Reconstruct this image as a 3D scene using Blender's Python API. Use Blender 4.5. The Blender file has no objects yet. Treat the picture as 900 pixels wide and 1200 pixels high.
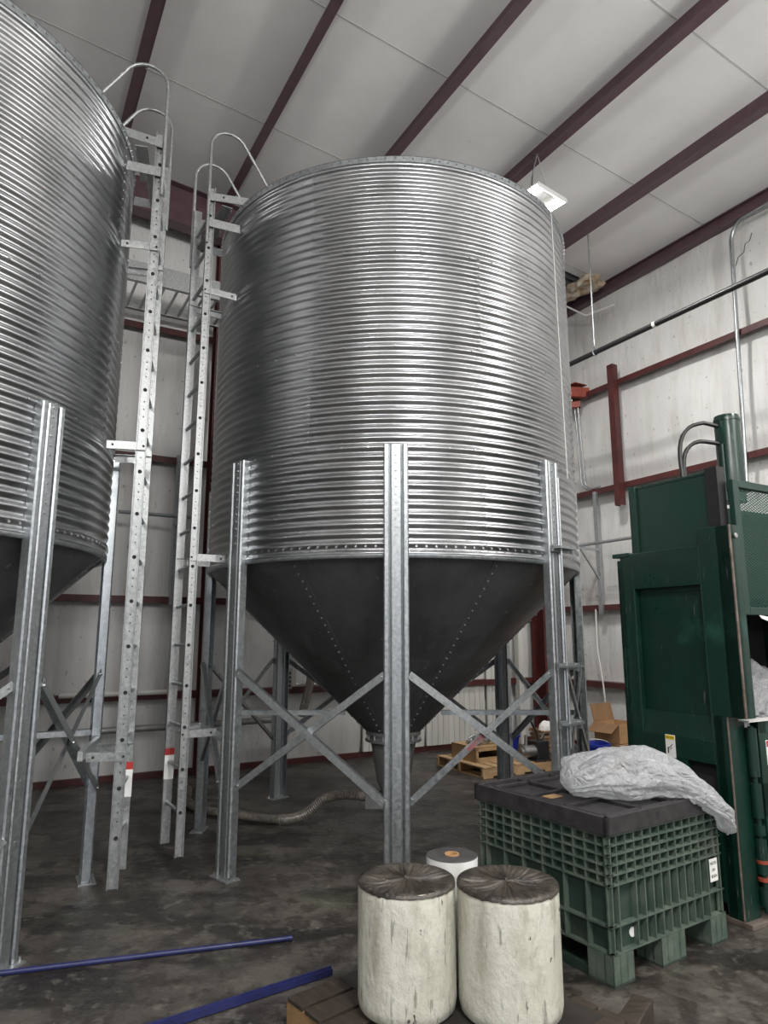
import bpy, math, random
from math import sin, cos, pi, radians, sqrt, atan2
from mathutils import Vector, Matrix
random.seed(7)
scene = bpy.context.scene
COL = scene.collection

# ------------------------------------------------------------------ frames
AX = Vector((-.4924, .8704, 0)); BX = Vector((.8704, .4924, 0))   # along right wall / along back wall
BANG = atan2(BX.y, BX.x)
def W(b, a, z): return BX * b + AX * a + Vector((0, 0, z))

# ------------------------------------------------------------------ mesh builder
class MB:
    def __init__(s): s.v = []; s.f = []; s.m = []
    def add(s, vs, fs, mi=0):
        o = len(s.v); s.v += [tuple(v) for v in vs]
        for f in fs: s.f.append([o + i for i in f]); s.m.append(mi)
    def box(s, c, size, rot=None, mi=0):
        hx, hy, hz = size[0] / 2, size[1] / 2, size[2] / 2
        vs = [Vector((x * hx, y * hy, z * hz)) for x, y, z in ((-1,-1,-1),(1,-1,-1),(1,1,-1),(-1,1,-1),(-1,-1,1),(1,-1,1),(1,1,1),(-1,1,1))]
        if rot is not None: vs = [rot @ v for v in vs]
        c = Vector(c)
        s.add([v + c for v in vs], [(0,3,2,1),(4,5,6,7),(0,1,5,4),(1,2,6,5),(2,3,7,6),(3,0,4,7)], mi)
    def bx(s, x0, x1, y0, y1, z0, z1, mi=0):
        s.box(((x0+x1)/2, (y0+y1)/2, (z0+z1)/2), (abs(x1-x0), abs(y1-y0), abs(z1-z0)), None, mi)
    def tube(s, pts, r, n=10, caps=True, mi=0):
        pts = [Vector(p) for p in pts]; N = len(pts)
        rs = r if isinstance(r, (list, tuple)) else [r] * N
        up = None; rings = []
        for i, p in enumerate(pts):
            t = (pts[min(i+1, N-1)] - pts[max(i-1, 0)]).normalized()
            if up is None:
                up = Vector((0,0,1)) if abs(t.z) < .9 else Vector((1,0,0))
            u = t.cross(up)
            if u.length < 1e-5: u = t.orthogonal()
            u.normalize(); w = u.cross(t).normalized(); up = w
            rings.append([p + (u * cos(2*pi*k/n) + w * sin(2*pi*k/n)) * rs[i] for k in range(n)])
        vs = [v for rg in rings for v in rg]
        fs = [(i*n+k, i*n+(k+1)%n, (i+1)*n+(k+1)%n, (i+1)*n+k) for i in range(N-1) for k in range(n)]
        if caps: fs += [tuple(range(n))[::-1], tuple((N-1)*n+k for k in range(n))]
        s.add(vs, fs, mi)
    def bar(s, p0, p1, w, h, up=(0,0,1), mi=0):
        p0 = Vector(p0); p1 = Vector(p1); t = (p1-p0); L = t.length; t.normalize()
        up = Vector(up); x = t.cross(up)
        if x.length < 1e-4: x = t.orthogonal()
        x.normalize(); y = x.cross(t)
        R = Matrix((x, y, t)).transposed()
        s.box((p0+p1)/2, (w, h, L), R, mi)
    def lathe(s, prof, n=48, closed=False, mi=0, c=(0,0,0), a0=0, a1=2*pi):
        full = abs(a1 - a0 - 2*pi) < 1e-6; m = n if full else n + 1
        c = Vector(c); vs = []
        for r, z in prof:
            for k in range(m):
                a = a0 + (a1-a0) * k / n
                vs.append(c + Vector((r*cos(a), r*sin(a), z)))
        fs = []
        P = len(prof)
        for i in range(P - (0 if closed else 1)):
            j = (i+1) % P
            for k in range(n):
                k2 = (k+1) % m if full else k+1
                fs.append((i*m+k, i*m+k2, j*m+k2, j*m+k))
        s.add(vs, fs, mi)
    def prism(s, poly, z0, z1, M=None, mi=0):
        n = len(poly)
        vs = [Vector((x, y, z0)) for x, y in poly] + [Vector((x, y, z1)) for x, y in poly]
        if M is not None: vs = [M @ v for v in vs]
        fs = [(i, (i+1) % n, n + (i+1) % n, n+i) for i in range(n)] + [tuple(range(n))[::-1], tuple(range(n, 2*n))]
        s.add(vs, fs, mi)
    def strip(s, line, th, z0, z1, M=None, mi=0):
        """thin folded sheet: polyline of (x, y) thickened by th and run from z0 to z1"""
        n = len(line); L = [Vector((x, y)) for x, y in line]; off = []
        for i in range(n):
            d = Vector((0, 0))
            if i > 0: a = (L[i]-L[i-1]).normalized(); d += Vector((-a.y, a.x))
            if i < n-1: a = (L[i+1]-L[i]).normalized(); d += Vector((-a.y, a.x))
            d.normalize(); off.append(L[i] + d * th)
        pts = L + off
        vs = [Vector((p.x, p.y, z0)) for p in pts] + [Vector((p.x, p.y, z1)) for p in pts]
        if M is not None: vs = [M @ v for v in vs]
        q = 2*n; fs = []
        for i in range(n-1):
            fs += [(i, i+1, q+i+1, q+i), (n+i+1, n+i, q+n+i, q+n+i+1), (i+1, i, n+i, n+i+1), (q+i, q+i+1, q+n+i+1, q+n+i)]
        fs += [(n, 0, q, q+n), (n-1, 2*n-1, q+2*n-1, q+n-1)]
        s.add(vs, fs, mi)
    def build(s, name, mats, parent=None, loc=None, rotz=0, smooth=0, bevel=0, label=None):
        me = bpy.data.meshes.new(name); me.from_pydata(s.v, [], s.f)
        if not isinstance(mats, (list, tuple)): mats = [mats]
        for m in mats: me.materials.append(m)
        me.polygons.foreach_set('material_index', s.m)
        me.update()
        import bmesh
        bm = bmesh.new(); bm.from_mesh(me); bmesh.ops.recalc_face_normals(bm, faces=bm.faces); bm.to_mesh(me); bm.free()
        o = bpy.data.objects.new(name, me); COL.objects.link(o)
        if smooth:
            me.polygons.foreach_set('use_smooth', [True]*len(me.polygons))
            if smooth < 170:
                try: me.set_sharp_from_angle(angle=radians(smooth))
                except Exception: pass
        if bevel:
            b = o.modifiers.new('bevel', 'BEVEL'); b.width = bevel; b.segments = 2; b.limit_method = 'ANGLE'; b.angle_limit = radians(40)
        if parent is not None: o.parent = parent
        if loc is not None: o.location = loc
        if rotz: o.rotation_euler = (0, 0, rotz)
        if label: o['label'] = label
        return o

def tag(o, label, cat, group=None, kind=None):
    o['label'] = label; o['category'] = cat
    if group: o['group'] = group
    if kind: o['kind'] = kind
    return o
def thing(name, label, cat, loc=(0,0,0), rotz=0, group=None):
    o = bpy.data.objects.new(name, None); COL.objects.link(o); o.empty_display_size = .2
    o.location = loc; o.rotation_euler = (0, 0, rotz)
    return tag(o, label, cat, group)
def struct(o, label=None):
    o['kind'] = 'structure'
    if label: o['label'] = label
    return o
def dup(root, loc, rotz=0, label=None):
    r = root.copy(); COL.objects.link(r); r.location = loc; r.rotation_euler = (0,0,rotz)
    if label: r['label'] = label
    for ch in root.children:
        c = ch.copy(); COL.objects.link(c); c.parent = r
        for g in ch.children:
            d = g.copy(); COL.objects.link(d); d.parent = c
    return r

# ------------------------------------------------------------------ materials
def mat(name, base=(.5,.5,.5), rough=.5, metal=0, var=None, scale=5, stretch=(1,1,1), bump=0, bscale=None, bstretch=None,
        rvar=0, spec=None, detail=6, lo=.35, hi=.65, extra=None):
    m = bpy.data.materials.new(name); m.use_nodes = True
    nt = m.node_tree; N = nt.nodes; L = nt.links; p = N['Principled BSDF']
    p.inputs['Base Color'].default_value = (*base, 1); p.inputs['Roughness'].default_value = rough
    p.inputs['Metallic'].default_value = metal
    if spec is not None: p.inputs['Specular IOR Level'].default_value = spec
    tc = N.new('ShaderNodeTexCoord')
    def noise(sc, st, det):
        mp = N.new('ShaderNodeMapping'); mp.inputs['Scale'].default_value = st
        n = N.new('ShaderNodeTexNoise'); n.inputs['Scale'].default_value = sc; n.inputs['Detail'].default_value = det; n.inputs['Roughness'].default_value = .6
        L.new(tc.outputs['Object'], mp.inputs['Vector']); L.new(mp.outputs[0], n.inputs['Vector']); return n
    col_out = None
    if var is not None:
        n = noise(scale, stretch, detail); cr = N.new('ShaderNodeValToRGB')
        cr.color_ramp.elements[0].position = lo; cr.color_ramp.elements[0].color = (*base, 1)
        cr.color_ramp.elements[1].position = hi; cr.color_ramp.elements[1].color = (*var, 1)
        L.new(n.outputs['Fac'], cr.inputs['Fac']); col_out = cr.outputs['Color']
        if rvar:
            mr = N.new('ShaderNodeMapRange'); mr.inputs['From Min'].default_value = lo; mr.inputs['From Max'].default_value = hi
            mr.inputs['To Min'].default_value = rough - rvar; mr.inputs['To Max'].default_value = rough + rvar
            L.new(n.outputs['Fac'], mr.inputs['Value']); L.new(mr.outputs[0], p.inputs['Roughness'])
    for ex in (extra or []):      # (color, scale, stretch, lo, hi, strength)
        c2, sc, st, l2, h2, stg = ex
        n = noise(sc, st, 8); mr = N.new('ShaderNodeMapRange')
        mr.inputs['From Min'].default_value = l2; mr.inputs['From Max'].default_value = h2; mr.inputs['To Max'].default_value = stg
        L.new(n.outputs['Fac'], mr.inputs['Value'])
        mx = N.new('ShaderNodeMix'); mx.data_type = 'RGBA'
        L.new(mr.outputs[0], mx.inputs['Factor'])
        if col_out is not None: L.new(col_out, mx.inputs['A'])
        else: mx.inputs['A'].default_value = (*base, 1)
        mx.inputs['B'].default_value = (*c2, 1); col_out = mx.outputs['Result']
    if col_out is not None: L.new(col_out, p.inputs['Base Color'])
    if bump:
        n = noise(bscale or scale, bstretch or stretch, 8); b = N.new('ShaderNodeBump'); b.inputs['Strength'].default_value = bump; b.inputs['Distance'].default_value = .02
        L.new(n.outputs['Fac'], b.inputs['Height']); L.new(b.outputs[0], p.inputs['Normal'])
    return m
def emis(name, col, st):
    m = bpy.data.materials.new(name); m.use_nodes = True
    p = m.node_tree.nodes['Principled BSDF']; p.inputs['Base Color'].default_value = (*col,1)
    p.inputs['Emission Color'].default_value = (*col, 1); p.inputs['Emission Strength'].default_value = st
    return m

M = {}
M['silo'] = mat('galvanised_corrugated', (.37,.377,.387), .31, 1, var=(.49,.497,.507), scale=2.2, stretch=(1,1,1.5), rvar=.03)
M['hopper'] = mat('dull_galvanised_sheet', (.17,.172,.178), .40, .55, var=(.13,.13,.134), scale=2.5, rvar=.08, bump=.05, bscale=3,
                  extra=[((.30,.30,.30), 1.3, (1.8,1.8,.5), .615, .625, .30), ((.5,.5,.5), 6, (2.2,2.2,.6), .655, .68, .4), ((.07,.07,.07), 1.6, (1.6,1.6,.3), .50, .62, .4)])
M['galv'] = mat('galvanised_steel', (.34,.365,.38), .38, .88, var=(.48,.505,.52), scale=40, rvar=.08)
M['galv_dark'] = mat('weathered_galvanised_steel', (.40,.42,.43), .45, .85, var=(.52,.54,.55), scale=30, rvar=.06)
M['ladder'] = mat('ladder_galvanised', (.34,.355,.36), .42, .85, var=(.50,.51,.505), scale=50, rvar=.08)
M['dark'] = mat('black_hole', (.015,.015,.015), .8)
M['bolt'] = mat('zinc_bolt', (.42,.42,.42), .35, .9)
M['white'] = mat('insulation_vinyl', (.72,.715,.70), .5, 0, var=(.64,.635,.62), scale=1.3, stretch=(1,1,.3), bump=.8, bscale=5, bstretch=(1.3,1.3,.4),
                 extra=[((.45,.43,.38), 1.6, (3,3,.6), .50, .70, .4), ((.24,.22,.19), 17, (1,1,.7), .655, .67, .6), ((.50,.49,.45), 2.2, (8,8,.3), .56, .64, .3)])
M['seam'] = mat('lining_seam', (.55,.55,.54), .5)
M['ceil'] = mat('ceiling_vinyl', (.86,.86,.85), .5, 0, var=(.79,.79,.78), scale=.9, bump=.28, bscale=5,
                extra=[((.50,.49,.46), 3.0, (1,1,1), .66, .80, .5)])
M['liner'] = mat('white_liner_panel', (.70,.69,.66), .5, 0, var=(.58,.57,.53), scale=3, stretch=(3,3,.4), bump=.1)
M['purple'] = mat('primer_purlin', (.080,.042,.054), .42, 0, var=(.105,.060,.072), scale=7, stretch=(1,1,1), rvar=.08, bump=.05)
M['red'] = mat('red_oxide_primer', (.095,.020,.018), .5, 0, var=(.055,.014,.014), scale=8, bump=.08)
M['orange'] = mat('bright_primer', (.33,.06,.03), .55, 0, var=(.22,.04,.025), scale=8)
M['roofmetal'] = mat('bare_roof_metal', (.22,.23,.24), .4, .8)
M['floor'] = mat('stained_concrete', (.042,.037,.032), .42, 0, var=(.100,.090,.078), scale=2.6, rvar=.10, bump=.5, bscale=22, lo=.40, hi=.60, detail=12,
                 extra=[((.012,.011,.010), .9, (1,2.4,1), .50, .56, .8), ((.20,.19,.16), 5.5, (1,1,1), .60, .68, .45), ((.026,.022,.019), 4.3, (1.6,1,1), .52, .57, .65), ((.15,.14,.12), 12, (1,1,1), .58, .64, .5), ((.12,.14,.08), 1.4, (1,1,1), .58, .68, .35), ((.45,.44,.40), 40, (1,1,1), .69, .71, .6)])
M['green'] = mat('baler_green', (.005,.030,.021), .34, 0, var=(.0035,.021,.015), scale=3, rvar=.08, bump=.06,
                 extra=[((.22,.20,.18), 5, (9,9,.8), .66, .69, .55), ((.025,.10,.075), 2, (1,1,1), .54, .66, .5)])
M['green_lit'] = mat('baler_green_lit', (.007,.036,.026), .38, 0, var=(.005,.028,.020), scale=2, rvar=.08, bump=.04)  # lighter copy of the baler green, a lit tone put into the colour
M['worn'] = mat('worn_steel_edge', (.10,.07,.055), .55, .3, var=(.20,.16,.14), scale=12, bump=.1)
M['black'] = mat('black_paint', (.012,.012,.013), .45)
M['blackrub'] = mat('black_hose', (.014,.014,.014), .4)
M['bin'] = mat('bin_green_plastic', (.026,.050,.037), .50, 0, var=(.017,.036,.027), scale=5, rvar=.05, bump=.08,
               extra=[((.075,.085,.065), 3.5, (1,1,1), .50, .70, .6)])
M['binrib'] = mat('bin_worn_rib', (.050,.080,.062), .55, 0, var=(.11,.135,.108), scale=7, rvar=.05, bump=.05)
M['lid'] = mat('lid_black_plastic', (.018,.016,.018), .55, 0, var=(.040,.036,.038), scale=14, bump=.1)
M['filmside'] = mat('stretch_film_side', (.64,.64,.56), .34, 0, var=(.50,.49,.41), scale=3.2, stretch=(1.5,1.5,.8), rvar=.05, bump=.7, bscale=9, bstretch=(1.6,1.6,1.0), lo=.38, hi=.66,
                    extra=[((.27,.24,.18), 4, (2.6,2.6,.8), .54, .70, .6), ((.03,.027,.023), 9, (1.8,1.8,1), .665, .675, .95), ((.10,.09,.07), 8, (4,4,.6), .62, .65, .55), ((.34,.34,.31), 16, (2,2,1), .58, .66, .5)])
M['filmtop'] = mat('gathered_black_film', (.020,.017,.014), .34, 0, var=(.075,.063,.05), scale=9, bump=.3, bscale=30)
M['filmdark'] = mat('dark_roll_end', (.045,.042,.042), .45, 0, var=(.075,.07,.068), scale=14)
M['filmwhite'] = mat('white_roll_side', (.66,.67,.66), .4, 0, var=(.52,.52,.50), scale=6, stretch=(2,2,.5))
M['filmdark2'] = mat('black_slip_sheet', (.022,.019,.017), .5, 0, var=(.04,.035,.03), scale=7)
M['core'] = mat('cardboard_core', (.42,.24,.11), .8)
M['card'] = mat('cardboard', (.46,.28,.14), .8, 0, var=(.36,.21,.10), scale=5)
M['card_dark'] = mat('cardboard_inside', (.28,.16,.075), .85, 0, var=(.22,.12,.06), scale=5)
M['wood'] = mat('pallet_wood', (.44,.28,.14), .75, 0, var=(.56,.38,.21), scale=6, stretch=(1,6,6), bump=.2)
M['wooddark'] = mat('dirty_pallet_top', (.028,.021,.016), .6, 0, var=(.055,.041,.031), scale=6, stretch=(1,5,5), bump=.2)
M['woodend'] = mat('pallet_wood_cut', (.33,.20,.09), .75, 0, var=(.20,.12,.055), scale=16, bump=.25)
M['blue'] = mat('blue_plastic', (.010,.030,.30), .4)
M['bluepipe'] = mat('blue_painted_pipe', (.022,.026,.12), .38, 0, var=(.015,.018,.07), scale=8, stretch=(1,1,1))
M['pipewhite'] = mat('white_pipe', (.66,.65,.62), .45)
M['pipegrey'] = mat('grey_pipe', (.34,.34,.33), .4, .3, var=(.24,.24,.23), scale=8)
M['pipeblack'] = mat('black_sprinkler_pipe', (.012,.012,.013), .4)
M['hose'] = mat('ribbed_hose', (.20,.18,.155), .35, 0, var=(.09,.08,.07), scale=30)
M['sock'] = mat('outlet_boot', (.17,.17,.175), .5, .6, var=(.24,.24,.24), scale=6)
M['paper'] = mat('label_paper', (.80,.79,.76), .6)
M['ink'] = mat('black_ink', (.02,.02,.02), .6)
M['inkred'] = mat('red_ink', (.42,.03,.03), .6)
M['inkyellow'] = mat('yellow_ink', (.75,.52,.03), .6)
M['inkorange'] = mat('orange_ink', (.80,.20,.05), .6)
M['sticker_ladder'] = mat('ladder_sticker', (.82,.82,.80), .5)
M['lens'] = emis('led_lens', (1,.98,.95), 40)
M['fixture'] = mat('fixture_white', (.75,.75,.74), .4)
M['torn'] = mat('torn_backing', (.55,.50,.42), .8, 0, var=(.33,.21,.11), scale=9, bump=.3)
M['fan'] = mat('machine_black', (.02,.02,.022), .4, .2)
M['mesh'] = mat('mesh_green', (.02,.075,.055), .5)
# translucent plastic bag
def bagmat():
    m = bpy.data.materials.new('clear_poly_bag'); m.use_nodes = True; nt = m.node_tree; N = nt.nodes; L = nt.links
    p = N['Principled BSDF']; p.inputs['Base Color'].default_value = (.86,.87,.89,1); p.inputs['Roughness'].default_value = .14
    p.inputs['Specular IOR Level'].default_value = .9
    tr = N.new('ShaderNodeBsdfTransparent'); tr.inputs[0].default_value = (.93,.94,.95,1)
    tl = N.new('ShaderNodeBsdfTranslucent'); tl.inputs[0].default_value = (.85,.86,.88,1)
    m1 = N.new('ShaderNodeMixShader'); m1.inputs[0].default_value = .35; m2 = N.new('ShaderNodeMixShader'); m2.inputs[0].default_value = .40
    tc = N.new('ShaderNodeTexCoord'); v = N.new('ShaderNodeTexVoronoi'); v.inputs['Scale'].default_value = 17; v.feature = 'DISTANCE_TO_EDGE'
    n = N.new('ShaderNodeTexNoise'); n.inputs['Scale'].default_value = 7; n.inputs['Detail'].default_value = 5; n.inputs['Distortion'].default_value = 2.2
    L.new(tc.outputs['Object'], n.inputs['Vector']); 
    mxv = N.new('ShaderNodeMix'); mxv.data_type = 'VECTOR'; mxv.inputs['Factor'].default_value = .12
    L.new(tc.outputs['Object'], mxv.inputs['A']); L.new(n.outputs['Color'], mxv.inputs['B']); L.new(mxv.outputs['Result'], v.inputs['Vector'])
    ad = N.new('ShaderNodeMath'); ad.operation = 'MULTIPLY_ADD'; ad.inputs[1].default_value = 1.6
    L.new(v.outputs['Distance'], ad.inputs[0]); L.new(n.outputs['Fac'], ad.inputs[2])
    b = N.new('ShaderNodeBump'); b.inputs['Strength'].default_value = .9; b.inputs['Distance'].default_value = .03
    L.new(ad.outputs[0], b.inputs['Height']); L.new(b.outputs[0], p.inputs['Normal']); L.new(b.outputs[0], tl.inputs['Normal'])
    L.new(p.outputs[0], m1.inputs[1]); L.new(tl.outputs[0], m1.inputs[2]); L.new(m1.outputs[0], m2.inputs[1]); L.new(tr.outputs[0], m2.inputs[2])
    L.new(m2.outputs[0], N['Material Output'].inputs['Surface'])
    return m
M['bag'] = bagmat()

def text_mesh(s, size, material, name='lettering', extrude=.0005):
    cu = bpy.data.curves.new(name, 'FONT'); cu.body = s; cu.size = size; cu.extrude = extrude; cu.align_x = 'CENTER'; cu.align_y = 'CENTER'
    t = bpy.data.objects.new(name + '_tmp', cu); COL.objects.link(t)
    bpy.context.view_layer.update()
    me = bpy.data.meshes.new_from_object(t.evaluated_get(bpy.context.evaluated_depsgraph_get()))
    bpy.data.objects.remove(t); me.materials.clear(); me.materials.append(material)
    o = bpy.data.objects.new(name, me); COL.objects.link(o)
    return o
def place(o, origin, xdir, ydir, parent=None):
    x = Vector(xdir).normalized(); y = Vector(ydir).normalized(); z = x.cross(y)
    R = Matrix((x, y, z)).transposed().to_4x4(); R.translation = Vector(origin)
    if parent is not None:
        o.parent = parent
        bpy.context.view_layer.update()
        o.matrix_basis = parent.matrix_world.inverted() @ R
    else: o.matrix_world = R
    return o

# ------------------------------------------------------------------ camera
cam_d = bpy.data.cameras.new('camera'); cam = bpy.data.objects.new('camera', cam_d); COL.objects.link(cam)
cam.location = (0, 0, 1.7); cam.rotation_euler = (radians(90 + 10.27), 0, 0)
cam_d.sensor_fit = 'VERTICAL'; cam_d.sensor_height = 36; cam_d.lens = 24; cam_d.clip_end = 200
scene.camera = cam

# ------------------------------------------------------------------ building shell (b = along back wall, a = along right wall)
WR, WB, WL, WF = 8.24, 9.05, -9.0, -11.0
SL = .09
def pz(b): return 7.10 + SL * (WR - b)          # underside of purlins
def cz(b): return pz(b) + .25                   # ceiling skin
mb = MB(); mb.add([W(WL-.3,WF-.3,0), W(WR+.3,WF-.3,0), W(WR+.3,WB+.3,0), W(WL-.3,WB+.3,0), W(WL-.3,WF-.3,-.2), W(WR+.3,WF-.3,-.2), W(WR+.3,WB+.3,-.2), W(WL-.3,WB+.3,-.2)],
      [(0,1,2,3),(7,6,5,4),(0,4,5,1),(1,5,6,2),(2,6,7,3),(3,7,4,0)])
struct(mb.build('floor', M['floor']))

GB = [.97, 2.14, 3.95, 5.72, 7.30]; GR = [.97, 2.12, 3.93, 5.56]
def bulge(z, gs, seed, u):
    ks = [0.0] + gs + [8.6]
    for i in range(len(ks)-1):
        if ks[i] <= z <= ks[i+1]:
            t = (z-ks[i])/(ks[i+1]-ks[i]); s = sin(pi*t)
            return (.045 * s + .018*s*sin(u*3.4+seed+i*1.7))
    return 0
def wallmesh(name, pt, u0, u1, top, gs, seed, m):
    mb = MB(); nu = int((u1-u0)/.15); nz = 60; vs = []
    for i in range(nu+1):
        u = u0 + (u1-u0)*i/nu
        for j in range(nz+1):
            z = top(u)*j/nz; vs.append(pt(u, bulge(z, gs, seed, u), z))
    fs = [(i*(nz+1)+j, (i+1)*(nz+1)+j, (i+1)*(nz+1)+j+1, i*(nz+1)+j+1) for i in range(nu) for j in range(nz)]
    k = len(vs); 
    # back skin
    vs += [pt(u0,-.1,0), pt(u1,-.1,0), pt(u1,-.1,top(u1)), pt(u0,-.1,top(u0))]; fs.append((k+3,k+2,k+1,k))
    mb.add(vs, fs); return struct(mb.build(name, m, smooth=180))
wallmesh('wall_back', lambda u,d,z: W(u, WB-d, z), WL, WR, lambda u: cz(u), GB, 0, M['white'])
wallmesh('wall_right', lambda u,d,z: W(WR-d, u, z), WF, WB, lambda u: cz(WR), GR, 2, M['white'])
mb = MB(); mb.box(W(WL-.05, (WF+WB)/2, 4.5), (.1, WB-WF, 9.0), Matrix.Rotation(BANG,3,'Z')); struct(mb.build('wall_left', M['white']))
# front wall with an unseen dock opening added to let sky light in
mb = MB(); R3 = Matrix.Rotation(BANG,3,'Z')
DB0, DB1, DZ = -4.5, 1.5, 5.0
for b0,b1,z0,z1 in ((WL,DB0,0,9),(DB1,WR,0,9),(DB0,DB1,DZ,9)):
    mb.box(W((b0+b1)/2, WF-.05, (z0+z1)/2), (b1-b0, .1, z1-z0), R3)
struct(mb.build('wall_front', M['white']))

# ceiling: sloping skin, with a bare-metal patch near the far right corner
mb = MB()
def cq(b0,b1,a0,a1,mi=0):
    vs = [W(b0,a0,cz(b0)),W(b1,a0,cz(b1)),W(b1,a1,cz(b1)),W(b0,a1,cz(b0)),W(b0,a0,cz(b0)+.1),W(b1,a0,cz(b1)+.1),W(b1,a1,cz(b1)+.1),W(b0,a1,cz(b0)+.1)]
    mb.add(vs,[(3,2,1,0),(4,5,6,7),(0,1,5,4),(1,2,6,5),(2,3,7,6),(3,0,4,7)],mi)
cq(WL-.1, 6.95, WF-.1, WB+.1); cq(6.95, WR+.1, WF-.1, 7.30)
struct(mb.build('ceiling', M['ceil']))
mb = MB(); n = 44; vs = []
for i in range(n*4+1):
    t = i/(n*4); a = 7.28 + (WB+.1-7.28)*t; ph = (i % 16)/16; h = .05 if .25 < ph < .5 else (0 if ph > .65 or ph < .1 else .025)
    vs += [W(6.95, a, cz(6.95)+.02+h), W(WR+.1, a, cz(WR)+.02+h)]
fs = [(2*i, 2*i+1, 2*i+3, 2*i+2) for i in range(n*4)]
mb.add(vs, fs); struct(mb.build('ceiling', M['roofmetal']), 'bare ribbed roof metal where the lining is missing')
# seams in the ceiling lining
ti = 0
def trim(mb, m, label=None, smooth=0, bevel=0):
    global ti; ti += 1
    o = mb.build('trim_%d' % ti, m, smooth=smooth, bevel=bevel); struct(o)
    if label: o['label'] = label
    return o
for k in range(-5, 4):
    a = 3.55 + 1.8*k
    mb = MB(); b0, b1 = WL, (WR if a < 7.3 else 6.95)
    mb.bar(W(b0,a,cz(b0)-.001), W(b1,a,cz(b1)-.001), .016, .006)
    trim(mb, M['seam'], 'faint taped seam in the white ceiling lining')
# purlins: Z sections
PS = 1.465
for k in range(0, 12):
    b = WR - PS*k - (.0 if k else .06)
    zb = pz(b)
    mb = MB()
    # profile in (b, z): bottom flange, web, top flange
    prof = [(-.105,.025),(-.11,0),(0,0),(0,.245),(.08,.245)] if k else [(-.12,.03),(-.12,0),(0,0),(0,.22),(-.07,.22)]
    Mx = Matrix((BX, Vector((0,0,1)), -AX)).transposed().to_4x4(); Mx.translation = W(b, 0, zb)
    mb.strip(prof, .012, -WB, -WF, Mx)
    trim(mb, M['purple'], 'purple-brown steel eave strut above right wall' if k == 0 else 'purple-brown steel roof purlin')
# rafter near the back wall, and one mid building behind the camera
for ra in (8.62, -3.0):
    mb = MB(); b0, b1 = WL, WR-.05
    for (dz, w, h) in ((-.10, .20, .014), (-.66, .20, .014), (-.38, .010, .56)):
        mb.bar(W(b0,ra,pz(b0)+dz+.09), W(b1,ra,pz(b1)+dz+.09), w, h, up=(0,0,1))
    trim(mb, M['purple'], 'deep purple-brown steel roof rafter')
# girts (C channels) on both walls
for z in GB:
    mb = MB(); Mx = Matrix((-AX, Vector((0,0,1)), BX)).transposed().to_4x4(); Mx.translation = W(0, WB, z)
    mb.strip([(0,.04),(.16,.04),(.16,-.035),(.14,-.035)], .006, WL, WR, Mx)
    trim(mb, M['red'], 'dark red steel girt along the back wall')
for z in GR:
    mb = MB(); Mx = Matrix((-BX, Vector((0,0,1)), -AX)).transposed().to_4x4(); Mx.translation = W(WR, 0, z)
    mb.strip([(0,.04),(.16,.04),(.16,-.035),(.14,-.035)], .006, -WB, -WF, Mx)
    trim(mb, M['red'], 'dark red steel girt along the right wall')
# base angles
mb = MB(); mb.bar(W(WL,WB-.03,.035), W(WR,WB-.03,.035), .07, .07); o = mb.build('baseboard_back', M['red']); struct(o)
mb = MB(); mb.bar(W(WR-.03,WF,.035), W(WR-.03,WB,.035), .07, .07); o = mb.build('baseboard_right', M['red']); struct(o)
# columns
def col(b, a, w, d, z1, m, label, flange_b=True):
    mb = MB()
    mb.box(W(b, a-d/2, z1/2), (w, .014, z1), R3); mb.box(W(b, a+d/2, z1/2), (w, .014, z1), R3); mb.box(W(b, a, z1/2), (.010, d, z1), R3)
    trim(mb, m, label)
col(7.98, 8.72, .26, .30, 6.5, M['red'], 'dark red steel frame column in the far corner')
col(2.36, 8.80, .11, .16, 7.6, M['red'], 'dark red steel column on the back wall')
# pale post left of the corner column
mb = MB(); mb.box(W(7.55, 8.86, 2.0), (.10,.10,4.0), R3); mb.box(W(7.50, 8.80, 2.0), (.03,.03,4.0), R3); trim(mb, M['liner'], 'cream vertical post beside the corner column')
# flat white liner panels at the wall base
for b0, b1, zt in ((4.72, 5.75, .95), (5.80, 6.9, .95), (6.95, 7.45, 2.1)):
    mb = MB(); n = int((b1-b0)/.1)
    for i in range(n):
        x0 = b0 + (b1-b0)*i/n; x1 = b0+(b1-b0)*(i+1)/n
        mb.box(W((x0+x1)/2, WB-.09, zt/2+.04), ((x1-x0)*.93, .02, zt-.08), R3)
    mb.box(W((b0+b1)/2, WB-.08, zt/2+.04), (b1-b0, .015, zt-.08), R3)
    trim(mb, M['liner'], 'white ribbed liner panel at the foot of the back wall')
# hanging red jamb on right wall
mb = MB(); Mx = Matrix((AX, -BX, Vector((0,0,1)))).transposed().to_4x4(); Mx.translation = W(WR-.17, 7.0, 0)
mb.strip([(-.045,-.02),(-.05,.09),(.05,.09),(.05,-.02)], .008, 3.62, 5.84, Mx)
trim(mb, M['red'], 'short red vertical channel hanging between two right wall girts')
# corner bracket where tray meets the wall
mb = MB()
mb.bar(W(7.3,8.0,5.62), W(8.15,7.62,5.60), .10, .16); mb.bar(W(7.4,8.45,5.42), W(8.1,7.75,5.44), .12, .10)
mb.box(W(8.0,7.72,5.74), (.26,.20,.012), R3)
trim(mb, M['orange'], 'orange-red steel bracket in the far corner')

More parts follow.
